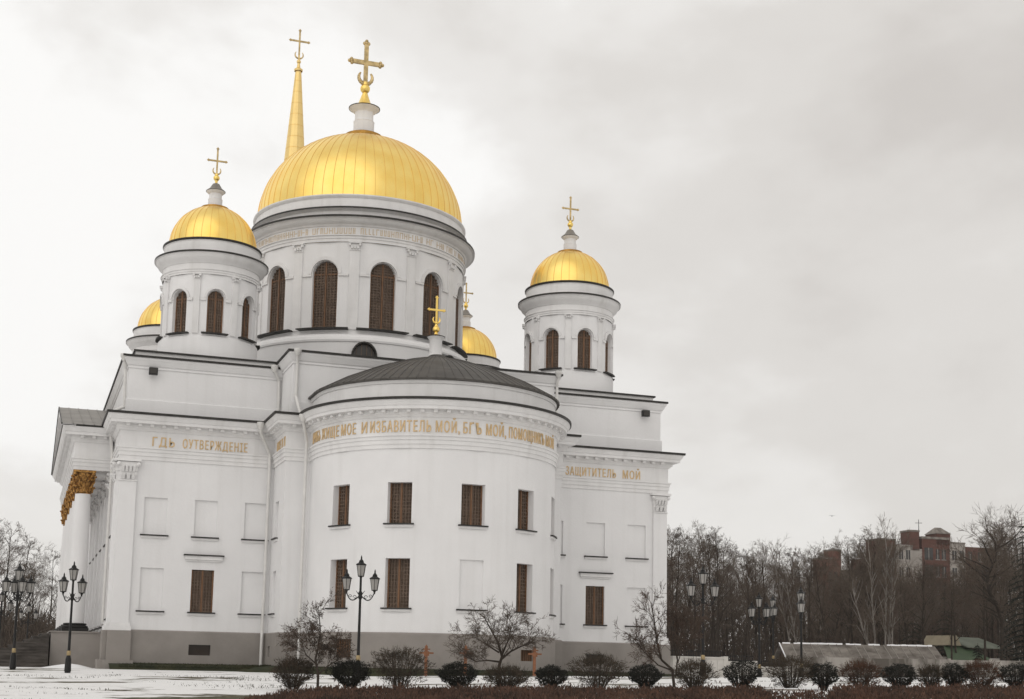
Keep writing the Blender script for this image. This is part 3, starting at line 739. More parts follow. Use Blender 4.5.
for i in range(nst):      # courses from the lowest up, each a little shorter
    z0 = .145 * i; k = nst - i
    st.box(-16.53 - .36 * k, -16.531, Y0 - .5 - .10 * k, Y1 + .5 + .10 * k, -1 if i == 0 else z0 + .002, z0 + .105)
    st.box(-16.57 - .36 * k, -16.531, Y0 - .55 - .10 * k, Y1 + .55 + .10 * k, z0 + .107, z0 + .145)
st.build('staircase', M['stone_dark'], CA)
# downpipes
def pipe(pts, funnel=True, r=.075):
    p = MB(); p.path(pts, r, 8); o = p.build('downpipe', M['white_pipe'], CA, 40)
    if funnel:
        f = MB(); t = pts[0]; f.lathe([(.08, t[2] - .12), (.17, t[2] + .08), (.18, t[2] + .10), (.18, t[2] + .22), (.12, t[2] + .22)], t[0], t[1], 12); f.build('funnel', M['white_pipe'], o, 40)
yw = -.12
pipe([(-7.68, -.74, 11.5), (-7.66, -.70, 11.25), (-7.10, -.20, 10.30), (-7.08, -.16, 9.6), (-7.08, -.20, 5.0), (-7.10, -.22, 1.9), (-7.12, -.34, 1.6), (-7.12, -.34, .25), (-7.2, -.45, .12)])
pipe([(-6.30, -3.6 - .45, 11.45), (-6.0, -3.62, 10.5), (-5.98, -3.50, 9.6), (-5.98, -3.48, 2.0), (-5.98, -3.58, 1.6), (-5.98, -3.6, .2)])
pipe([(-6.45, -2.90, 14.75), (-6.4, -2.68, 14.3), (-6.4, -2.64, 12.75), (-6.35, -3.2, 12.1), (-6.33, -4.0, 11.5)])
pipe([(-7.0, .1, 14.5), (-6.72, .30, 14.0), (-6.70, .30, 12.6), (-7.0, .0, 12.2), (-7.6, -.6, 11.75)])
pipe([(6.62, -2.88, 14.85), (6.64, -2.66, 14.3), (6.64, -2.64, 12.7), (6.9, -3.4, 12.0)])
pipe([(-14.3, 3.2, 11.5), (-14.28, 3.3, 11.2), (-14.16, 3.45, 10.4), (-14.14, 3.45, 9.5), (-14.14, 3.45, 2.2)])
pipe([(-14.05, .3, 14.45), (-13.95, .5, 14.0), (-13.9, .6, 12.2), (-14.5, .3, 11.85)])
# floodlights on the attic
for x in (-12.7, 12.78):
    f = MB(); f.box(x - .20, x + .20, -.02, .20, 13.75, 14.08, 0); f.box(x - .16, x + .16, -.03, -.021, 13.79, 14.04, 1); f.box(x - .05, x + .05, .2, .4, 13.9, 13.96, 0); f.build('floodlight', [M['black'], M['pane']], CA)
# wall lamp bracket between the columns is part of the building
# inscriptions
def text_mesh(body, size):
    c = bpy.data.curves.new('inscription', 'FONT'); c.body = body; c.size = size; c.extrude = .012; c.space_character = 1.22; c.bevel_resolution = 0; c.resolution_u = 3
    o = bpy.data.objects.new('inscription', c); COL.objects.link(o); bpy.context.view_layer.update()
    me = bpy.data.meshes.new_from_object(o.evaluated_get(bpy.context.evaluated_depsgraph_get()))
    v = [tuple(p.co) for p in me.vertices]; f = [tuple(p.vertices) for p in me.polygons]
    bpy.data.objects.remove(o); bpy.data.curves.remove(c); bpy.data.meshes.remove(me)
    return v, f
def inscribe(words, mp, z, h, off, material):
    for body, s0, s1 in words:
        mb = MB()
        v, f = text_mesh(body, 1.0)
        xa = min(p[0] for p in v); xb = max(p[0] for p in v)
        for dx, dd in ((.015, 0), (.055, .003)):   # broad stems
            mb.add([mp(s0 + (p[0] - xa) / (xb - xa) * (s1 - s0) + (dx - .035) * h, z + p[1] / .73 * h, -off - dd - p[2]) for p in v], f)
        mb.build('inscription', material, CA)
mpL = flat((-A, 0), (-B, 0)); mpR = flat((B, 0), (A, 0))
inscribe([('ГДЬ', 1.43, 2.44), ('ОУТВЕРЖДЕНІЕ', 2.82, 5.84)], mpL, 10.335, .44, .06, M['letter'])
inscribe([('ЗАЩИТИТЕЛЬ', 8.20 - B, 11.02 - B), ('МОЙ', 11.42 - B, 12.40 - B)], mpR, 10.335, .44, .06, M['letter'])
mpRet = flat((-B, 0), (-B, -r_))
inscribe([('МОЕ', .9, 1.9), ('И', 2.15, 2.35), ('П', 2.7, 3.0)], mpRet, 10.34, .44, .06, M['letter'])
Rs = Ra
inscribe([('ПРИБѢ', -1.62 * Rs, -1.40 * Rs), ('ЖИЩЕ', -1.37 * Rs, -1.115 * Rs), ('МОЕ', -1.085 * Rs, -.93 * Rs), ('И', -.873 * Rs, -.825 * Rs), ('ИЗБАВИТЕЛЬ', -.795 * Rs, -.315 * Rs), ('МОЙ,', -.279 * Rs, -.10 * Rs), ('БГ҃Ъ', -.07 * Rs, .072 * Rs), ('МОЙ,', .112 * Rs, .285 * Rs), ('ПОМОЩНИКЪ', .315 * Rs, .745 * Rs), ('МОЙ', .775 * Rs, .96 * Rs)], mpA, 10.37, .50, .06, M['letter'])
# faded lettering round the main drum: strokes only, too worn to read
dl = MB(); mpD = cyl(0, D, 6.33); rng = random.Random(8); s = -PI * 6.33
while s < PI * 6.33:
    if rng.random() < .16 and dl.v:
        dl.build('inscription', M['letter_pale'], CA); dl = MB(); s += .22; continue
    w = rng.uniform(.12, .24); k = rng.randrange(4)
    bar(dl, mpD, s, s + .045, 24.10, 24.44, -.012, 0)
    if k != 1: bar(dl, mpD, s + w - .045, s + w, 24.10, 24.44, -.012, 0)
    zz = rng.choice((24.10, 24.25, 24.40)); bar(dl, mpD, s, s + w, zz, zz + .04, -.016, -.001)
    s += w + .075
if dl.v: dl.build('inscription', M['letter_pale'], CA)
# ------------------------------------------------------------------ bell tower behind
BT = empty('bell_tower', 'bell tower behind the main dome, only its slender gold spire and cross in view', 'bell tower', (0, 37, 0))
b = MB(); b.box(-4, 4, -4, 4, -1, 22); b.box(-4.3, 4.3, -4.3, 4.3, 22.003, 22.5); b.box(-3.2, 3.2, -3.2, 3.2, 22.503, 27); b.box(-3.5, 3.5, -3.5, 3.5, 27.003, 27.4); b.build('wall', M['plaster'], BT)
b = MB(); b.lathe([(2.2, 27.4), (2.2, 30.6), (2.45, 30.8), (2.45, 31.0)], 0, 0, 24); b.build('belfry', M['plaster'], BT, 30)
b = MB(); b.lathe([(2.3, 31.0), (1.6, 31.6), (1.34, 32.4), (.78, 39.3), (.23, 46.3)], 0, 0, 16); b.lathe([(.32, 46.25), (.34, 46.4), (.15, 46.55), (.1, 46.9)], 0, 0, 16); b.ball((0, 0, 47.05), .17, 12, 8); b.lathe([(.08, 47.2), (.06, 47.4), (.06, 47.6)], 0, 0, 10)
for i in range(1, 16):
    z = 32.4 + i * .93; r = 1.34 - (z - 32.4) / 13.9 * 1.11
    b.lathe([(r + .006, z - .012), (r + .006, z + .012)], 0, 0, 16, 1)
sp = b.build('spire', [M['gold_spire'], M['gold_seam']], BT)
c = MB(); cross_mesh(c, 0, 0, 47.15, 49.75, .80, .065, 48.75); c.build('cross', M['gold_pale'], sp, 40)
# ------------------------------------------------------------------ street lamps
def head(mb, x, y, z, k=1.0):
    """lantern head, hanging height z = underside"""
    n = 6
    mb.lathe([(.02, z - .10 * k), (.05 * k, z - .06 * k), (.06 * k, z)], x, y, n, 0)
    mb.lathe([(.11 * k, z), (.175 * k, z + .42 * k)], x, y, n, 1)
    for i in range(n):
        a = 2 * PI * i / n
        mb.tube((x + .115 * k * math.sin(a), y - .115 * k * math.cos(a), z), (x + .18 * k * math.sin(a), y - .18 * k * math.cos(a), z + .42 * k), .012 * k, .012 * k, 4, 0)
    mb.lathe([(.12 * k, z - .01), (.12 * k, z + .02)], x, y, n, 0)
    mb.lathe([(.18 * k, z + .41 * k), (.215 * k, z + .42 * k), (.215 * k, z + .45 * k), (.11 * k, z + .51 * k), (.09 * k, z + .56 * k), (.10 * k, z + .57 * k), (.04 * k, z + .63 * k), (.012, z + .78 * k)], x, y, n, 0)
    mb.ball((x, y, z + .71 * k), .035 * k, 6, 4, 0)
def make_lamp(nh, H, label, loc, rz):
    """nh side arms plus a top head"""
    L = empty('street_lamp', label, 'street lamp', loc, rz, 'black multi-lantern lamps round the cathedral')
    zt = H - .80 - .0
    p = MB(); p.lathe([(.12, -.4), (.12, .05), (.14, .06), (.12, .55), (.075, .72)], 0, 0, 10); p.lathe([(.06, .82), (.05, 2.2), (.042, zt)], 0, 0, 10); p.build('pole', M['black'], L, 40)
    g = MB(); g.lathe([(.075, .70), (.085, .74), (.085, .86), (.06, .90)], 0, 0, 10); g.build('collar', M['band'], L, 40)
    ar = MB(); za = H - 1.55
    ar.lathe([(.05, za - .1), (.09, za - .02), (.07, za + .06), (.1, za + .12), (.05, za + .2)], 0, 0, 10)
    rad = .52
    for i in range(nh):
        a = 2 * PI * i / nh; ca, sa = math.cos(a), math.sin(a)
        pts = []
        for q in range(11):
            t = q / 10; xx = .05 + (rad - .05) * t; zz = za + .02 - .17 * math.sin(PI * t * .85) + .22 * t ** 4
            pts.append((xx * ca, xx * sa, zz))
        ar.path(pts, .022, 6)
        for cxr, czr, rr in ((.20, za - .02, .075), (.37, za + .02, .06)):
            q = [((cxr + rr * (1 - .06 * j) * math.cos(j * .6)) , czr + rr * (1 - .06 * j) * math.sin(j * .6)) for j in range(11)]
            ar.path([(u * ca, u * sa, v) for u, v in q], .012, 5)
        ar.tube((.06 * ca, .06 * sa, za + .08), (.16 * ca, .16 * sa, za + .22), .016, .01, 5)
        ar.tube((rad * ca, rad * sa, za + .10), (rad * ca, rad * sa, za + .2), .03, .03, 6)
    ar.build('arm_bracket', M['black'], L)
    for i in range(nh):
        a = 2 * PI * i / nh; h = MB(); head(h, rad * math.cos(a), rad * math.sin(a), za + .24); h.build('lantern_head', [M['black'], M['lampglass']], L)
    h = MB(); head(h, 0, 0, zt); h.build('lantern_head', [M['black'], M['lampglass']], L)
    return L
def lamp_at(proto, label, x, y, rz, dz=0, sc=1.0):
    L = copy_tree(proto); L['label'] = label; L.location = (x, y, gz(x, y) + dz); L.rotation_euler = (0, 0, rz); L.scale = (sc, sc, sc); return L
la = lambda x, y, dz=0: (x, y, gz(x, y) + dz)
L3 = make_lamp(2, 4.6, 'black three-headed lamp with brass collar in snow before the corner pilaster', la(-16.02, -8.73), .75); L3.scale = (.95, .95, .95)
lamp_at(L3, 'tall black three-headed lamp standing against the white apse wall', -6.06, -15.5, -.33)
lamp_at(L3, 'black three-headed lamp before the dark trees just right of the cathedral', 8.66, -14.4, -.1)
lamp_at(L3, 'black lamp seen end on, one head before another, in front of the shed roof', 17.3, -7.79, 1.05)
lamp_at(L3, 'farther thin black lamp standing half behind the five-headed lamp on the right', 25.2, 8.4, 1.22, .55)
lamp_at(L3, 'dark three-headed lamp cut off by the left edge of the photo', -18.96, 25.09, .1)
lamp_at(L3, 'smallest distant three-headed lamp behind the dark stairs at the left', -17.22, 44.1, .05)
L5 = make_lamp(4, 4.6, 'black five-headed lamp with brass collar in front of the dark stone stairs', la(-18.05, -4.9), .3); L5.scale = (.96, .96, .96)
lamp_at(L5, 'black five-headed lamp standing behind the hedge on the right', 17.08, -4.2, .35, -.05, .98)
# ------------------------------------------------------------------ grave crosses
def grave(x, y, label, sc=1.0):
    g = empty('wooden_cross', label, 'grave cross', (x, y, gz(x, y)), 0, 'orange wooden crosses before the apse')
    p = MB(); p.box(-.055, .055, -.04, .04, -.2, 1.34 * sc); p.lathe([(.055, 1.34 * sc), (.02, 1.40 * sc), (.001, 1.42 * sc)], 0, 0, 6); p.build('post', M['wood'], g)
    b = MB(); b.box(-.30, .30, -.055, -.041, 1.0 * sc, 1.075 * sc); b.box(-.11, .11, -.06, -.041, .91 * sc, 1.12 * sc); b.box(-.15, .15, -.062, -.041, 1.18 * sc, 1.235 * sc); b.build('crossbar', M['wood'], g)
    return g
grave(-2.22, -11.2, 'orange wooden grave cross left of the spreading bare tree, clear of its branches', .9)
grave(-0.54, -11.2, 'orange wooden grave cross half hidden behind the branches of the spreading bare tree', .9)
grave(2.48, -11.2, 'orange wooden grave cross right of the spreading bare tree', .88)
# ------------------------------------------------------------------ plants
def branches(mb, rng, p, d, L, r, depth, maxd, spread, up, wob, tw, nmin=3, nmax=5, segs=4, mi=0, twmi=0, trunkmb=None):
    """recursive bare branching; thick wood goes to trunkmb"""
    pts = [Vector(p)]; d = Vector(d).normalized(); q = Vector(p)
    for i in range(segs):
        d = (d + Vector((rng.gauss(0, wob), rng.gauss(0, wob), rng.gauss(0, wob) + up))).normalized()
        q = q + d * (L / segs); pts.append(q.copy())
    tgt = trunkmb if (trunkmb is not None and depth <= 1) else mb
    n = 6 if depth == 0 else (4 if depth < 3 else 3)
    for i in range(segs):
        r0 = r * (1 - .55 * i / segs); r1 = r * (1 - .55 * (i + 1) / segs)
        tgt.tube(pts[i], pts[i + 1], r0, r1, n)
    if depth >= maxd: return
    k = rng.randint(nmin, nmax)
    for j in range(k):
        t = rng.uniform(.25 if depth else .38, 1.0); x = t * segs; i = min(int(x), segs - 1); pos = pts[i].lerp(pts[i + 1], x - i)
        dd = (pts[i + 1] - pts[i]).normalized(); a = dd.orthogonal().normalized(); b = dd.cross(a); th = rng.uniform(0, 2 * PI)
        sp = spread * rng.uniform(.6, 1.3)
        nd = dd * math.cos(sp) + (a * math.cos(th) + b * math.sin(th)) * math.sin(sp)
        branches(mb, rng, pos, nd, L * rng.uniform(.45, .72), max(r * (1 - .55 * t) * rng.uniform(.45, .65), tw), depth + 1, maxd, spread, up, wob, tw, nmin, nmax, max(segs - 1, 2), trunkmb=trunkmb)
def tall_tree(seed, H, style):
    rng = random.Random(seed); tr = MB(); cr_ = MB()
    q = Vector((0, 0, -.3)); d = Vector((rng.gauss(0, .03), rng.gauss(0, .03), 1)); pts = [q.copy()]
    n = 12
    for i in range(n):
        d = (d + Vector((rng.gauss(0, .045), rng.gauss(0, .045), .05))).normalized(); q = q + d * (H * .97 / n); pts.append(q.copy())
    r0 = style.get('r', .17)
    for i in range(n): tr.tube(pts[i], pts[i + 1], r0 * (1 - .85 * i / n), r0 * (1 - .85 * (i + 1) / n), 7)
    nb = style.get('nb', 26)
    for j in range(nb):
        t = style.get('t0', .28) + (.98 - style.get('t0', .28)) * ((j + rng.random()) / nb) ** .85; x = t * n; i = min(int(x), n - 1); pos = pts[i].lerp(pts[i + 1], x - i)
        th = rng.uniform(0, 2 * PI); el = style.get('el', .7) + .35 * t + rng.gauss(0, .15)
        nd = Vector((math.cos(th) * math.cos(el), math.sin(th) * math.cos(el), math.sin(el)))
        L = H * style.get('bl', .25) * (1 - .60 * max(0, (t - .45) / .55)) * rng.uniform(.7, 1.25) * (.55 + .45 * min(1, (t - .1) / .35))
        branches(cr_, rng, pos, nd, L, max(r0 * .42 * (1 - .8 * t), .022), 1, style.get('md', 5), style.get('sp', .66), .05, .10, style.get('tw', .007), 3, style.get('nx', 4), 3, trunkmb=tr)
    return tr, cr_
protos = []
TS = empty  # alias kept short
styles = [dict(nb=17, el=.75, bl=.21, t0=.34, r=.15), dict(nb=16, el=.6, bl=.25, t0=.30, r=.14), dict(nb=18, el=.85, bl=.20, t0=.42, r=.16), dict(nb=16, el=.5, bl=.23, t0=.36, sp=.72, r=.15), dict(nb=19, el=.8, bl=.20, t0=.22, r=.12), dict(nb=16, el=.7, bl=.23, t0=.33, r=.13), dict(nb=15, el=.65, bl=.27, t0=.42, r=.17)]
tmats = ['twig', 'twig_grey', 'twig', 'twig_red', 'twig', 'twig_grey', 'twig']
def place_tree(root, x, y, s, rz, label, group=None):
    o = copy_tree(root); o.location = (x, y, gz(x, y)); o.scale = (s, s, s * 1.0); o.rotation_euler = (0, 0, rz); o['label'] = label
    if group: o['group'] = group
    elif 'group' in o: del o['group']
    return o
tree_roots = []
for i, stl in enumerate(styles):
    tr, cr_ = tall_tree(100 + i, 12.0, stl)
    root = empty('bare_tree', '', 'tree'); tr.build('trunk', M['bark'], root); cr_.build('crown', M[tmats[i]], root)
    tree_roots.append(root)
used = [False] * len(tree_roots)
def put(i, x, y, s, rz, label, group=None):
    r = tree_roots[i]
    if not used[i]:
        used[i] = True; r.location = (x, y, gz(x, y)); r.scale = (s, s, s); r.rotation_euler = (0, 0, rz); r['label'] = label
        if group: r['group'] = group
        return r
    o = place_tree(r, x, y, s, rz, label, group); return o
def pos(u, t):
    """ground point on the line of sight columns used while surveying the photograph"""
    return xy(t, (u - 497) * t / 1400)
rng = random.Random(21)
prof_ = [(580, 150), (660, 152), (690, 152), (715, 152), (740, 136), (760, 132), (790, 134), (812, 136), (840, 128), (855, 152), (866, 162), (885, 152), (905, 136), (925, 120), (965, 124), (985, 150), (1000, 165), (1060, 172)]
def hp(u):
    for (a, b), (c, d) in zip(prof_, prof_[1:]):
        if a <= u <= c: return b + (d - b) * (u - a) / (c - a)
    return 140
lab = 'bare dark tree in the wood beyond the walls, right of the cathedral'
u = 590; k = 0
while u < 1062:
    t = rng.choice((100, 108, 118, 128, 138)) + rng.uniform(-4, 4)
    h = hp(u) * (.97 - .24 * rng.random() ** 1.4) * t / 1400
    x, y = pos(u, t)
    put(k % len(tree_roots), x, y, h / 12.0, rng.uniform(0, 6.28), lab, 'bare trees in the wood on the right'); k += 1
    u += rng.uniform(2.9, 5.4) if u > 664 else 7
lab = 'bare pale-crowned tree beyond the dark stairs at the far left'
for u, t, h in ((-28, 120, 128), (-8, 128, 136), (2, 112, 140), (12, 116, 128), (24, 135, 100), (33, 118, 96), (42, 122, 112), (56, 130, 118), (-50, 130, 110), (72, 126, 100)):
    x, y = pos(u, t); put(k % len(tree_roots), x, y, h * t / 1400 / 12.0, rng.uniform(0, 6.28), lab, 'bare trees beyond the stairs on the left'); k += 1
# the dense far wood behind them reads as one mass
def thicket(name, t0, t1, u0, u1, hmax, n, seed, mt):
    g = MB(); r = random.Random(seed)
    from mathutils import noise
    for i in range(n):
        t = r.uniform(t0, t1); u = r.uniform(u0, u1); x, y = pos(u, t)
        hm = hmax * (.72 + .5 * noise.noise((u * .03, t * .05, seed))) 
        z = gz(x, y) + r.random() ** 1.25 * hm
        a = r.uniform(0, 6.28); el = r.gauss(.95, .35); L = r.uniform(.8, 2.6)
        d = Vector((math.cos(a) * math.cos(el), math.sin(a) * math.cos(el), math.sin(el)))
        p = Vector((x, y, z)); q = p + d * L * .5 + Vector((r.gauss(0, .1), r.gauss(0, .1), .05)); e_ = q + d * L * .5 + Vector((r.gauss(0, .15), r.gauss(0, .15), .2))
        w = r.uniform(.02, .055)
        g.tube(p, q, w, w * .75, 3); g.tube(q, e_, w * .75, w * .25, 3)
    return tag(g.build(name, mt), 'dense dark undergrowth and saplings under the bare trees', 'undergrowth', None, 'stuff')
thicket('far_undergrowth', 122, 150, 590, 1075, 9.2, 16000, 3, M['twig'])
o = thicket('far_undergrowth', 112, 145, -60, 75, 4.6, 5000, 5, M['twig']); o['label'] = 'dark undergrowth below the bare trees at the far left'
# white birches
def birch(u, t, H, stems, label, seed):
    x, y = pos(u, t); b = empty('birch_tree', label, 'tree', (x, y, gz(x, y)))
    r = random.Random(seed); tr = MB(); c = MB()
    for dx, lean, hh in stems:
        q = Vector((dx * .12, r.gauss(0, .1), -.3)); d = Vector((lean * rt.x, lean * rt.y, 1)).normalized(); pts = [q.copy()]; n = 10
        for i in range(n):
            d = (d + Vector((r.gauss(0, .02), r.gauss(0, .02), .01))).normalized(); q = q + d * (H * hh / n); pts.append(q.copy())
        for i in range(n): tr.tube(pts[i], pts[i + 1], .075 * (1 - .8 * i / n), .075 * (1 - .8 * (i + 1) / n), 6)
        for j in range(20):
            f = r.uniform(.3, 1) * n; i = min(int(f), n - 1); a = r.uniform(0, 6.28); p = pts[i].lerp(pts[i + 1], f - i)
            branches(c, r, p, (math.cos(a) * .36, math.sin(a) * .36, 1), H * .17 * r.uniform(.6, 1.2), .028, 1, 4, .5, .03, .1, .010, 2, 4, 4, trunkmb=tr)
    tr.build('trunk', M['birch'], b); c.build('crown', M['twig_grey'], b)
birch(884, 96, 9.6, [(-2, -.10, .95), (0, .0, 1.0), (2, .05, .95), (3, .10, .85), (-3, -.34, .72)], 'white-stemmed birch clump fanning out above the long shed roof', 6)
birch(798, 104, 9.0, [(-1, -.20, 1.0), (1, -.10, .9)], 'leaning pale birch behind the lamp seen end on', 9)
# spruces
def spruce(u, t, H, R, label, seed):
    x, y = pos(u, t); s = empty('spruce_tree', label, 'conifer', (x, y, gz(x, y)))
    r = random.Random(seed); tr = MB(); tr.tube((0, 0, -.3), (0, 0, H), .16 * H / 10, .01, 7); tr.build('trunk', M['bark'], s)
    g = MB(); nl = int(26 * max(H / 10, .6))
    for i in range(nl):
        f = i / nl; z = H * (.06 + .92 * f); L = R * (1 - f) ** .85 + .12
        for j in range(int(7 + 8 * (1 - f))):
            a = r.uniform(0, 6.28); l = L * r.uniform(.65, 1.1); d = Vector((math.cos(a), math.sin(a), 0)); sd_ = Vector((-d.y, d.x, 0))
            for q in range(9):
                v = (q + .6) / 9; p = d * l * v + Vector((0, 0, z - l * .45 * v * v + .06 * r.random())); w = .20 * l * (1 - v * .6) * r.uniform(.5, 1.2) + .03
                for sg in (-1, 1):
                    e_ = p + sd_ * sg * w + d * w * .7 + Vector((0, 0, -.10 * r.random() - .04)); g.tri(p, p + d * .07 * max(l, .5), e_)
    g.build('crown', M['needle'], s)
spruce(1026, 92, 11.0, 2.1, 'dark tall spruce cut off by the right edge of the photo', 1)
spruce(978, 90, 2.6, .75, 'little dark spruce standing before the green-roofed house', 2)
spruce(945, 118, 7.5, 1.8, 'dark spruce half lost among bare trees below the apartment block', 3)
spruce(913, 121, 8.0, 1.6, 'slim dark spruce among bare trees left of the green-roofed house', 4)
# big-limbed bare tree on the right
x, y = pos(1004, 97); bt = empty('bare_tree', 'large bare tree with a bent thick limb left of the spruce at the right edge', 'tree', (x, y, gz(x, y)))
tr = MB(); c = MB(); r = random.Random(12)
limb = [(-.2, 0, -.3), (-.1, 0, 2.2), (.05, .1, 4.2), (-.35, .1, 5.4), (-1.1, 0, 6.3), (-1.2, 0, 7.4), (-.6, 0, 8.4), (-.2, 0, 9.6)]
for i in range(7): tr.tube(limb[i], limb[i + 1], .22 - .024 * i, .22 - .024 * (i + 1), 8)
for j in range(26):
    f = r.uniform(1.6, 7); i = min(int(f), 6); p = Vector(limb[i]).lerp(Vector(limb[i + 1]), f - i); a = r.uniform(0, 6.28)
    branches(c, r, p, (math.cos(a), math.sin(a), r.uniform(.2, 1)), r.uniform(1.4, 2.6), .07, 1, 4, .65, .04, .12, .012, 3, 5, 4, trunkmb=tr)
tr.build('trunk', M['bark'], bt); c.build('crown', M['twig'], bt)
# young trees before the apse
def leaves(mb, r, pts, n, size, spread, mi=0):
    for i in range(n):
        p = r.choice(pts) + Vector((r.gauss(0, spread), r.gauss(0, spread), r.gauss(0, spread)))
        a = Vector((r.gauss(0, 1), r.gauss(0, 1), r.gauss(0, 1))).normalized() * size * r.uniform(.6, 1.4); b = a.orthogonal().normalized() * size * .45
        mb.quad(p - a, p + b, p + a, p - b, mi)
def small_tree(u, t, label, seed, stems, L, lv, md=4, spread=.75, up=.02, tw=.0065, nb=7, sc=1):
    x, y = pos(u, t); s = empty('young_bare_tree', label, 'tree', (x, y, gz(x, y))); s.scale = (sc, sc, sc); r = random.Random(seed); tr = MB(); c = MB()
    for pts, rad in stems:
        P = [Vector((p[0] * rt.x + p[1] * fw.x, p[0] * rt.y + p[1] * fw.y, p[2])) for p in pts]; n = len(P) - 1
        for i in range(n): tr.tube(P[i], P[i + 1], rad * (1 - .75 * i / n), rad * (1 - .75 * (i + 1) / n), 7)
        for j in range(nb):
            f = n * (.30 + .70 * (j + r.random()) / nb); f = min(f, n - 1e-3); i = int(f); p = P[i].lerp(P[i + 1], f - i); dd = (P[i + 1] - P[i]).normalized()
            a = r.uniform(0, 6.28); nd = dd * .7 + Vector((math.cos(a), math.sin(a), .25)) * .8
            branches(c, r, p, nd, L * r.uniform(.7, 1.2), rad * .42 * (1 - .6 * f / n), 1, md, spread, up, .13, tw, 3, 5, 4, trunkmb=tr)
    tr.build('trunk', M['bark'], s); c.build('crown', M['twig_red' if lv else 'twig'], s)
    if lv:
        ends = [Vector(v) for v in c.v]; g = MB(); leaves(g, r, ends, lv, .035, .03); g.build('withered_leaves', M['leaf_brown'], s)
small_tree(318, 41.5, 'slender young tree with reddish withered leaves left of the lamp before the apse', 31,
           [([(0, 0, -.2), (.0, 0, .55), (-.12, 0, 1.1), (-.02, .05, 1.6), (.02, 0, 2.1), (-.05, 0, 2.7)], .055), ([(.0, 0, .55), (.3, .05, .85), (.62, .1, 1.05), (.8, .1, 1.5)], .032), ([(-.05, 0, .9), (-.45, -.1, 1.25), (-.62, -.1, 1.7)], .03)], .62, 2600, 4, nb=13, sc=.84)
small_tree(498, 44, 'wide spreading bare tree with low forked boughs between the wooden crosses', 32,
           [([(.05, 0, -.2), (.02, 0, .8), (.12, .05, 1.15), (-.05, .1, 1.7), (-.35, .1, 2.2), (-.6, .1, 2.65)], .07), ([(.10, 0, 1.05), (.45, -.1, 1.35), (.85, -.15, 1.55), (1.3, -.1, 1.7)], .045), ([(.05, 0, .95), (-.4, .1, 1.0), (-.85, .1, .95), (-1.3, .1, 1.15)], .04), ([(.12, 0, 1.2), (.35, .2, 1.8), (.5, .2, 2.4)], .04), ([(0, 0, 1.3), (-.5, -.3, 1.6), (-1.0, -.3, 1.9)], .035)], .66, 0, 4, .8, nb=13, sc=.84)
small_tree(673, 44, 'leaning bare tree with several thin stems before the right corner of the cathedral', 33,
           [([(.05, 0, -.2), (-.05, 0, .65), (-.45, 0, 1.0), (-.62, .05, 1.7), (-.72, .05, 2.5), (-.85, 0, 3.1)], .06), ([(0, 0, .6), (-.55, .1, .8), (-1.05, .1, 1.25), (-1.45, .1, 1.75)], .035), ([(.08, 0, .4), (.15, .1, 1.0), (.02, .1, 1.6), (-.1, .1, 2.2)], .035), ([(.15, 0, .9), (.35, 0, 1.5), (.6, 0, 2.3)], .022)], .62, 700, 4, .6, nb=14, sc=.86)
# clipped bushes in the long bed
def bush(u, wpx, top, kind, label, t=42, base=692):
    x, y = pos(u, t); R = wpx * t / 1400; H = (base - top) * t / 1400 * 1.07; r = random.Random(int(u) * 3 + 1)
    b = empty('clipped_bush' if kind == 'dark' else 'bush', label, 'bush', (x, y, gz(x, y)), 0, 'bushes in the long bed before the cathedral')
    from mathutils import noise
    st_ = MB(); tips = []
    for i in range(44):
        a = r.uniform(0, 6.28); ca, sa = math.cos(a), math.sin(a); q = r.uniform(.2, .95)
        p0 = Vector((ca * .15 * R, sa * .15 * R, -.05)); p1 = Vector((ca * R * q * .7, sa * R * q * .7, H * .45)); p2 = Vector((ca * R * q, sa * R * q, H * (.95 - .45 * q * q)))
        st_.tube(p0, p1, .012, .009, 3); st_.tube(p1, p2, .009, .004, 3)
    st_.build('stems', M['bark'], b)
    g = MB(); n = int((4600 if kind == 'dark' else 2500) * max(.5, min(1.3, R / .55)))
    for i in range(n):
        while True:
            p = Vector((r.uniform(-1, 1), r.uniform(-1, 1), r.uniform(-1, 1)))
            l = p.length
            if .15 < l < 1: break
        rr = l ** .45; p = p / l * rr
        bumpy = 1 + (.30 if kind == 'dark' else .50) * noise.noise((p.x * 2.2 + u, p.y * 2.2, p.z * 2.2)) + (.22 if kind == 'dark' else .40) * noise.noise((p.x * 5 + u, p.y * 5, p.z * 5))
        wd = .62 + .38 * min(1, (p.z + 1) / .9); P = Vector((p.x * R * bumpy * wd, p.y * R * bumpy * wd, H * .56 + p.z * H * .46 * bumpy))
        if P.z < .04: continue
        s = r.uniform(.012, .030) if kind == 'dark' else r.uniform(.009, .024)
        up = Vector((p.x * .8 + r.gauss(0, .5), p.y * .8 + r.gauss(0, .5), .6 + r.gauss(0, .5))).normalized()
        sd_ = up.orthogonal().normalized(); L = s * (1.7 if kind == 'dark' else 3.6)
        g.quad(P - up * L, P + sd_ * s * .55, P + up * L, P - sd_ * s * .55)
    if kind != 'dark':
        for i in range(260):
            a = r.uniform(0, 6.28); q = r.random() ** .5 * .85; p = Vector((math.cos(a) * R * q, math.sin(a) * R * q, H * (.9 - .35 * q * q))); d = Vector((math.cos(a) * q * .5 + r.gauss(0, .2), math.sin(a) * q * .5 + r.gauss(0, .2), 1)).normalized()
            g.tube(p, p + d * r.uniform(.08, .30), .006, .002, 3)
    g.build('foliage', M[{'dark': 'leaf_dark', 'brown': 'leaf_brown', 'rust': 'leaf_rust'}[kind]], b)
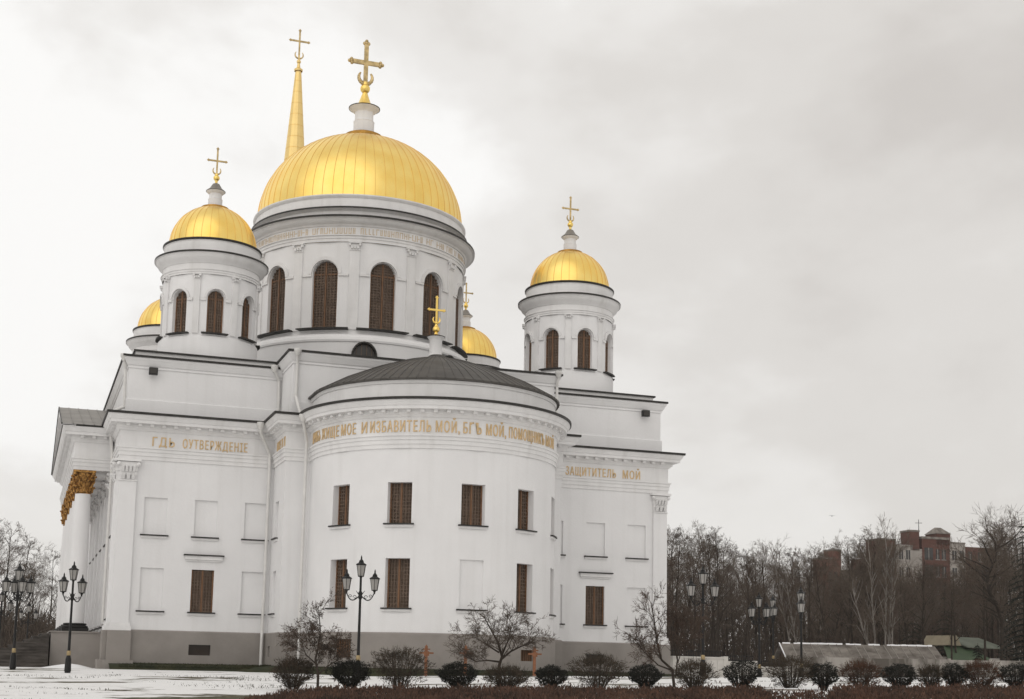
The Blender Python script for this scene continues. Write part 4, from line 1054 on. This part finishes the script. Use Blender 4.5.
BU = [(294, 20, 664, 'brown', 'brown twiggy bush at the left end of the long bed, by the slender young tree'),
      (350, 20, 665, 'dark', 'dark clipped round bush at the foot of the lamp before the apse'),
      (399, 27, 654, 'brown', 'large loose brown bush with upright twigs just right of the lamp before the apse'),
      (457, 19, 667, 'dark', 'dark clipped bush right of the large loose brown bush before the apse'),
      (507, 22, 672, 'brown', 'low brown bush under the wide spreading bare tree'),
      (551, 16, 670, 'dark', 'dark clipped bush right of the rightmost wooden cross'),
      (598, 27, 660, 'brown', 'large brown bush below the basement vent at the right wing'),
      (645, 17, 669, 'dark', 'small dark clipped bush left of the leaning bare tree'),
      (694, 20, 666, 'brown', 'brown bush right of the leaning bare tree, before the pale block wall'),
      (741, 18, 665, 'dark', 'dark bush left of the five-headed lamp on the right'),
      (790, 24, 662, 'brown', 'wide brown bush just right of the five-headed lamp, above the bench'),
      (823, 15, 668, 'dark', 'small dark bush right of the bench'),
      (860, 20, 667, 'rust', 'rusty brown bush below the middle of the long shed roof'),
      (899, 17, 668, 'dark', 'dark bush second right of the rusty one below the white birch clump'),
      (930, 13, 671, 'brown', 'thin sparse brown bush between two dark ones below the shed gable'),
      (954, 13, 667, 'dark', 'small dark top-heavy bush below the green roof'),
      (981, 19, 667, 'rust', 'rusty brown bush second from the right end of the bed'),
      (1015, 17, 668, 'dark', 'dark bush at the right edge of the photo')]
for a in BU: bush(*a)
# foreground hedge: one low continuous strip
def hedge():
    g = MB(); r = random.Random(77)
    from mathutils import noise
    for i in range(62000):
        t = r.uniform(32.0, 38.2); s = r.uniform(-5.9, 16.5); x, y = xy(t, s)
        dn = noise.noise((s * .45, t * .6, 4)); 
        edge_ = min(1, (s + 5.9) / 1.2); 
        dn += .5 * noise.noise((s * 1.6, t * 1.8, 11))
        if dn < -.38 + (.35 if s < -3 else 0) * (1 - edge_): continue
        uu = 497 + 1400 * s / t
        if 764 < uu + 14 * noise.noise((t * 2, s, 5)) < 832 and t > 33.6: continue
        H = (.19 + .09 * noise.noise((s * .9, t * .8, 9)) + .05 * noise.noise((s * 3, t * 3, 2))) * (.55 + .45 * edge_) * (1 + .015 * max(s, 0))
        z = gz(x, y) + r.random() ** .85 * H * (1.5 if r.random() < .06 else 1)
        d = Vector((r.gauss(0, .45), r.gauss(0, .45), 1)).normalized(); w = d.orthogonal().normalized()
        w = (w * math.cos(i) + d.cross(w) * math.sin(i)); L = r.uniform(.06, .15); ww = r.uniform(.010, .024)
        p = Vector((x, y, z)); g.quad(p - w * ww * .4, p + d * L * .6 - w * ww, p + d * L, p + d * L * .6 + w * ww)
    tag(g.build('hedge', M['hedge']), 'long low rusty brown hedge across the foreground', 'hedge')
hedge()
# grass: along the foot of the walls and through the thin snow
def grass():
    g = MB(); r = random.Random(5)
    from mathutils import noise
    def blade(x, y, h, zz=None):
        z = (gz(x, y) if zz is None else zz) - .02; a = r.uniform(0, 6.28); w = r.uniform(.008, .02); l = Vector((r.gauss(0, .4), r.gauss(0, .4), 1)).normalized() * h
        p = Vector((x, y, z)); d = Vector((math.cos(a), math.sin(a), 0)) * w; g.tri(p - d, p + d, p + l)
    def strip(P, Q, n, w0, w1):
        P = Vector((*P, 0)); Q = Vector((*Q, 0)); d = (Q - P); nn = Vector((d.y, -d.x, 0)).normalized()
        for i in range(n):
            q = r.uniform(w0, w1); p = P + d * r.random() + nn * q; blade(p.x, p.y, r.uniform(.04, .11), .31 - .13 * q)
    strip((-13.6, 0), (-B, 0), 5200, .14, 1.5); strip((-B, 0), (-B, -r_), 1800, .14, 1.3); strip((B, 0), (14.2, 0), 3500, .14, 1.5)
    for i in range(7000):
        a = r.uniform(-1.5, 1.5); q = .14 + r.uniform(0, 1.3); R = Ra + q; blade(R * math.sin(a), ya - R * math.cos(a), r.uniform(.04, .11), .31 - .13 * q)
    for i in range(26000):
        t = r.uniform(30, 56); s = r.uniform(-22, 18); x, y = xy(t, s)
        if noise.noise((s * .16, t * .42, 1.5)) + .5 * noise.noise((s * .5, t * 1.1, 7)) < .30: continue
        blade(x, y, r.uniform(.03, .10))
    tag(g.build('grass', M['grass']), 'dull winter grass at the foot of the walls and through the snow', 'grass', None, 'stuff')
grass()
vg = MB(); vg.sweep(OUT[1:-1], [(1.9, -.45), (1.6, .0), (1.0, .20), (.13, .30)], False); tag(vg.build('grass_verge', M['grass'], None, 60), kind='structure')
# banked snow by the podium
def mound(name, cx, cy, rx, ry, h, seed):
    g = MB(); from mathutils import noise
    n, k = 40, 12; vs = []
    for j in range(k + 1):
        q = j / k
        for i in range(n):
            a = 2 * PI * i / n; rr = q * (1 + .18 * noise.noise((math.cos(a) * 1.5, math.sin(a) * 1.5, seed)))
            x = cx + rx * rr * math.cos(a); y = cy + ry * rr * math.sin(a)
            z = gz(x, y) - .04 + h * (math.cos(PI * min(q, 1)) * .5 + .5) * (1 + .45 * noise.noise((x * .9, y * .9, seed)))
            vs.append((x, y, z))
    fs = [(j * n + i, j * n + (i + 1) % n, (j + 1) * n + (i + 1) % n, (j + 1) * n + i) for j in range(k) for i in range(n)]
    g.add(vs, fs); o = g.build(name, M['snow'], None, 60); return o
tag(mound('snow_bank', -15.7, .9, 1.7, 1.5, .20, 1), 'low bank of snow heaped against the foot of the grey podium', 'snow bank')
# ------------------------------------------------------------------ far side: walls, sheds, houses
def frame(u0, t0, u1, t1):
    P = Vector((*pos(u0, t0), 0)); Q = Vector((*pos(u1, t1), 0)); d = (Q - P); L = d.length; d.normalize(); n = Vector((d.y, -d.x, 0))
    return (lambda s, z, dep: P + d * s + Vector((0, 0, z)) - n * dep), L
# stepped block wall with iron railing
f, L = frame(672, 79, 790, 83)
bw = empty('boundary_wall', 'pale block wall stepping down to the right with an iron railing on top', 'wall', tuple(f(0, 0, 0)))
off = Vector(f(0, 0, 0)); g = lambda s, z, dep: f(s, z, dep) - off
tops = [(0, L * .44, 1.26), (L * .44, L * .69, 1.04), (L * .69, L, .78)]
w = MB(); rl = MB()
for a, b_, h in tops:
    bar(w, g, a, b_ - .01, -.6, h - .09, 0, .3, 0)
    for j in range(4):
        z0 = -.1 + j * .3
        if z0 + .26 > h - .1: break
        nb = max(1, int((b_ - a) / .62))
        for i in range(nb): bar(w, g, a + (b_ - a) * i / nb + .012, a + (b_ - a) * (i + 1) / nb - .024, z0 + .012, z0 + .288, -.022, -.002, 0)
    bar(w, g, a - .03, b_ + .03, h - .088, h, -.06, .36, 0)
    bar(w, g, b_ - .18, b_ + .12, -.6, h + .05, -.045, .33, 0)
    s = a + .1
    while s < b_ - .05: rl.tube(g(s, h, .15), g(s, h + .36, .15), .02, .02, 4); rl.tube(g(s, h + .36, .15), g(s, h + .42, .15), .018, .002, 4); s += .16
    bar(rl, g, a, b_, h + .28, h + .31, .14, .16, 0); bar(rl, g, a, b_, h + .05, h + .08, .14, .16, 0)
w.build('masonry', M['block'], bw); rl.build('railing', M['black'], bw)
# long stained wall
f, L = frame(785, 86, 1075, 84)
cw = MB(); n = int(L / 2.4)
for i in range(n):
    a = L * i / n; b_ = L * (i + 1) / n; bar(cw, f, a + .01, b_ - .01, -.6, 1.42 + .02 * (i % 2), 0, .14, 0); bar(cw, f, b_ - .09, b_ + .09, -.6, 1.50, -.05, .19, 0)
tag(cw.build('concrete_wall', M['concrete']), 'long low stained concrete wall behind the bushes on the right', 'wall')
# long shed with weathered roof and snow along its ridge
f, L = frame(790, 92, 944, 92)
sh = empty('shed', 'long low shed with a weathered grey roof and snow along its ridge', 'shed', tuple(f(0, 0, 0))); off = Vector(f(0, 0, 0)); g = lambda s, z, dep: f(s, z, dep) - off
ZE, ZR, DD = 1.15, 2.42, 2.6
w = MB(); bar(w, g, .15, L - .15, -.4, ZE, .1, 2 * DD - .1, 0)
for s in (.15, L - .15): w.hexa([g(s - .02, ZE, .1), g(s + .02, ZE, .1), g(s + .02, ZE, 2 * DD - .1), g(s - .02, ZE, 2 * DD - .1), g(s - .02, ZR - .1, DD - .02), g(s + .02, ZR - .1, DD - .02), g(s + .02, ZR - .1, DD + .02), g(s - .02, ZR - .1, DD + .02)], 0)
w.build('wall', M['brownwood'], sh)
rfm = MB()
for d0, d1 in ((-.15, DD), (2 * DD + .15, DD)):
    rfm.hexa([g(-.2 if d0 < 0 else -.2, ZE - .08, d0), g(L + .2, ZE - .08, d0), g(L + .2, ZR - .06, d1), g(-.2, ZR - .06, d1), g(-.2, ZE, d0), g(L + .2, ZE, d0), g(L + .2, ZR, d1), g(-.2, ZR, d1)], 0)
s = .6
r = random.Random(3)
while s < L: rfm.tube(g(s, ZE + .01, -.13), g(s, ZR + .01, DD - .02), .03, .03, 4, 1 if r.random() < .8 else 0); s += r.uniform(.45, .8)
rf_o = rfm.build('roof', [M['slate'], M['panel']], sh)
sn = MB(); n = 40
for i in range(n):
    a = L * i / n; h = .05 + .035 * r.random()
    if r.random() < .12: continue
    p = [g(a, ZR - .03, DD - .10), g(a + L / n, ZR - .03, DD - .10), g(a + L / n, ZR - .03, DD + .10), g(a, ZR - .03, DD + .10)]
    sn.hexa(p + [g(a, ZR + h, DD - .05), g(a + L / n, ZR + h, DD - .05), g(a + L / n, ZR + h, DD + .05), g(a, ZR + h, DD + .05)])
for i in range(16):
    z = i / 16; a0 = g(-.21, ZE + (ZR - ZE) * z + .02, -.15 + (DD + .15) * z); a1 = g(-.21, ZE + (ZR - ZE) * (z + 1 / 16) + .02, -.15 + (DD + .15) * (z + 1 / 16)); sn.tube(a0, a1, .045, .045, 5)
sn.build('roof_snow', M['snow'], rf_o)
# green roofed house
f, L = frame(946, 103, 1004, 107)
gh = empty('house', 'low house with a green metal roof and a cream gable beyond the shed', 'house', tuple(f(0, 0, 0))); off = Vector(f(0, 0, 0)); g = lambda s, z, dep: f(s, z, dep) - off
hz_ = lambda s, z, dep: g(s, z + .62, dep)
w = MB(); bar(w, g, .1, L - .1, -.3, 1.85, .1, 5, 0); w.build('wall', M['panel'], gh)
rr_ = MB()
rr_.hexa([hz_(-1.3, .85, -1.2), hz_(L * .62, .85, -1.2), hz_(L * .55, 2.1, 1.2), hz_(L * .18, 2.1, 1.2), hz_(-1.3, .93, -1.2), hz_(L * .62, .93, -1.2), hz_(L * .55, 2.18, 1.2), hz_(L * .18, 2.18, 1.2)], 0)
rr_.hexa([hz_(L * .40, 1.95, .2), hz_(L + .6, 1.95, .2), hz_(L + .5, 2.75, 2.6), hz_(L * .42, 2.75, 2.6), hz_(L * .40, 2.02, .2), hz_(L + .6, 2.02, .2), hz_(L + .5, 2.83, 2.6), hz_(L * .42, 2.83, 2.6)], 1)
rr_.build('roof', [M['green'], M['greenpale']], gh)
ga = MB(); k0 = L * .27
ga.hexa([hz_(k0 - .9, 2.1, .6), hz_(k0 + .75, 2.1, .6), hz_(k0 + .75, 2.1, 3), hz_(k0 - .9, 2.1, 3), hz_(k0 - .25, 2.85, .6), hz_(k0 + .2, 2.85, .6), hz_(k0 + .2, 2.85, 3), hz_(k0 - .25, 2.85, 3)])
ga.build('gable', M['yellow'], gh)
# apartment blocks far behind
def block(parent, fr, s0, s1, z1, dep, material, name='wall', z0=0):
    w = MB(); bar(w, fr, s0, s1, z0 - 1, z1, 0, dep, 0); return w.build(name, material, parent)
def pane(parent, fr, s0, s1, z0, z1, proud=.05):
    w = MB(); bar(w, fr, s0, s1, z0, z1, -proud, .02, 0); bar(w, fr, s0 - .12, s1 + .12, z0 - .15, z0 - .02, -proud - .1, .02, 1); bar(w, fr, (s0 + s1) / 2 - .05, (s0 + s1) / 2 + .05, z0, z1, -proud - .04, -proud - .001, 1); w.build('window', [M['dwin'], M['panel']], parent)
f, L = frame(870, 232, 1000, 240)
ab = empty('apartment_building', 'tall red brick and pale panel apartment block showing above the bare trees', 'building', tuple(f(0, 0, 0))); off = Vector(f(0, 0, 0)); g = lambda s, z, dep: f(s, z - 1.5, dep * .45) - off
P_ = L / 130.0
U = lambda u: (u - 870) * P_
block(ab, g, U(882), U(897), 24.4, 10, M['brick']); block(ab, g, U(897.2), U(913.8), 23.8, 9, M['panel'])
g2 = lambda s, z, dep: g(s, z, dep + 0)
block(ab, g, U(914), U(923), 23.2, 12, M['panel']); block(ab, g, U(923.2), U(951), 25.0, 12, M['brick']); block(ab, g, U(951.2), U(967), 24.4, 11, M['panel']); block(ab, g, U(967.2), U(998), 24.0, 11, M['brick'])
block(ab, g, U(911), U(920.5), 26.1, 6, M['brick'], 'stair_tower', 23.9); block(ab, g, U(938), U(952), 26.0, 7, M['brick'], 'roof_house', 25.1)
hr = MB(); a_, b_ = U(937), U(953); hr.hexa([g(a_, 26.01, -.3), g(b_, 26.01, -.3), g(b_, 26.01, 7.3), g(a_, 26.01, 7.3), g((a_ + b_) / 2 - .5, 27.2, 3), g((a_ + b_) / 2 + .5, 27.2, 3), g((a_ + b_) / 2 + .5, 27.2, 4), g((a_ + b_) / 2 - .5, 27.2, 4)]); hr.build('roof', M['slate'], ab)
for a_ in ((U(923), U(951.1), 25.01, 25.4, -.15, 12), (U(910.6), U(921), 26.11, 26.4, -.15, 6.2), (U(951.2), U(967.2), 24.41, 24.7, -.15, 11), (U(882), U(897), 24.41, 24.7, -.15, 10)):
    cp = MB(); bar(cp, g, *a_); cp.build('roof_edge', M['slate'], ab)
for fl in range(7):
    z = 21.6 - fl * 2.95
    pane(ab, g, U(925.5), U(934), z - .2, z + 1.9); pane(ab, g, U(937), U(940.5), z, z + 1.7); pane(ab, g, U(943), U(947), z, z + 1.7); pane(ab, g, U(953.5), U(958), z, z + 1.6); pane(ab, g, U(961.5), U(965.5), z, z + 1.6)
    pane(ab, g, U(970), U(974), z, z + 1.6); pane(ab, g, U(980), U(985), z, z + 1.6); pane(ab, g, U(886), U(890.5), z, z + 1.6); pane(ab, g, U(900), U(904), z - .3, z + 1.3); pane(ab, g, U(907), U(911), z - .3, z + 1.3)
    bl_ = MB(); bar(bl_, g, U(924.5), U(949), z - 1.1, z - .25, -.7, -.005, 0); bl_.build('balcony', M['brick'], ab)
an = MB(); p = g(U(925), 25.4, 3); an.tube(p, p + Vector((0, 0, 3)), .07, .05, 5)
for zz, w_ in ((2.4, 1.2),): an.tube(p + Vector((-w_ * rt.x / 2, -w_ * rt.y / 2, zz)), p + Vector((w_ * rt.x / 2, w_ * rt.y / 2, zz)), .05, .05, 4)
an.build('antenna', M['black'], ab)
f, L = frame(816, 225, 854, 228)
a2 = empty('apartment_building', 'dull red stepped block among bare treetops, left of the tall apartment block', 'building', tuple(f(0, 0, 0))); off = Vector(f(0, 0, 0)); g = lambda s, z, dep: f(s, z - .3, dep * .3) - off
U = lambda u: (u - 812) * L / 38
block(a2, g, U(819.5), U(829), 19.2, 9, M['brick_far']); block(a2, g, U(829.1), U(838), 20.6, 8, M['brick_far']); block(a2, g, U(837.7), U(858), 17.6, 9, M['slate']); block(a2, g, U(858.2), U(884), 19.6, 9, M['brick']); block(a2, g, U(812), U(818.8), 15, 8, M['panel'])
gb = MB(); bar(gb, g, U(819.3), U(829), 19.21, 19.5, -.15, 9, 0); gb.build('roof_edge', M['slate'], a2); gb = MB(); bar(gb, g, U(829.1), U(838.2), 20.61, 20.9, -.15, 8, 0); gb.build('roof_edge', M['slate'], a2)
for fl in range(5):
    z = 15.6 - fl * 3
    for u_ in (825, 831): pane(a2, g, U(u_), U(u_ + 3), z, z + 1.6)
# bench between hedge and bushes
bx, by = pos(788, 36.4); be = empty('garden_bench', 'low bench with a snow-dusted pale seat behind the hedge on the right', 'bench', (bx, by, gz(bx, by)), -.33)
b = MB()
for i in range(3): b.box(-.62, .62, -.20 + i * .14, -.08 + i * .14, .20, .24)
b.build('seat', M['panel'], be)
for sx in (-.5, .5):
    b = MB(); b.box(sx - .04, sx + .04, -.18, .18, -.15, .198); b.build('leg', M['slate'], be)
b = MB()
for i in range(12):
    xx = -.62 + i * .103; b.box(xx, xx + .1, -.19, .19, .243, .255 + .012 * ((i * 7) % 5) / 4)
b.build('snow_cover', M['snow'], be)
# bird
d = (Fv + Rv * ((832 - 501.6) / 1386.8) - Uv * ((516 - 470.3) / 1386.8)); bp = CAM + d * 105
bd = empty('bird', 'tiny dark bird flying above the wood on the right', 'bird', tuple(bp), 1.0); bd.scale = (.5, .5, .5)
b = MB(); b.lathe([(.001, -.22), (.05, -.14), (.085, 0), (.06, .12), (.045, .17), (.03, .22), (.001, .27)], 0, 0, 10)
bo = b.build('body', M['black'], bd, 40); bo.rotation_euler = (0, R_(85), 0)
for sg in (-1, 1):
    b = MB(); b.hexa([(-.10, 0, -.005), (.10, 0, -.005), (.06, sg * .30, .095), (-.08, sg * .30, .095), (-.10, 0, .012), (.10, 0, .012), (.06, sg * .30, .105), (-.08, sg * .30, .105)]); b.hexa([(-.08, sg * .30, .095), (.06, sg * .30, .095), (-.06, sg * .52, .03), (-.10, sg * .52, .03), (-.08, sg * .30, .105), (.06, sg * .30, .105), (-.06, sg * .52, .036), (-.10, sg * .52, .036)]); b.build('wing', M['black'], bd)

# ------------------------------------------------------------------ air
hz = MB(); hz.box(-420, 420, -130, 420, -4, 64)
hm = bpy.data.materials.new('winter_haze'); hm.use_nodes = True; t_ = hm.node_tree; t_.nodes.clear()
ho = t_.nodes.new('ShaderNodeOutputMaterial'); pv = t_.nodes.new('ShaderNodeVolumePrincipled'); pv.inputs['Color'].default_value = (.93, .91, .89, 1); pv.inputs['Density'].default_value = .00022
t_.links.new(pv.outputs[0], ho.inputs['Volume'])
tag(hz.build('haze', hm), kind='stuff')
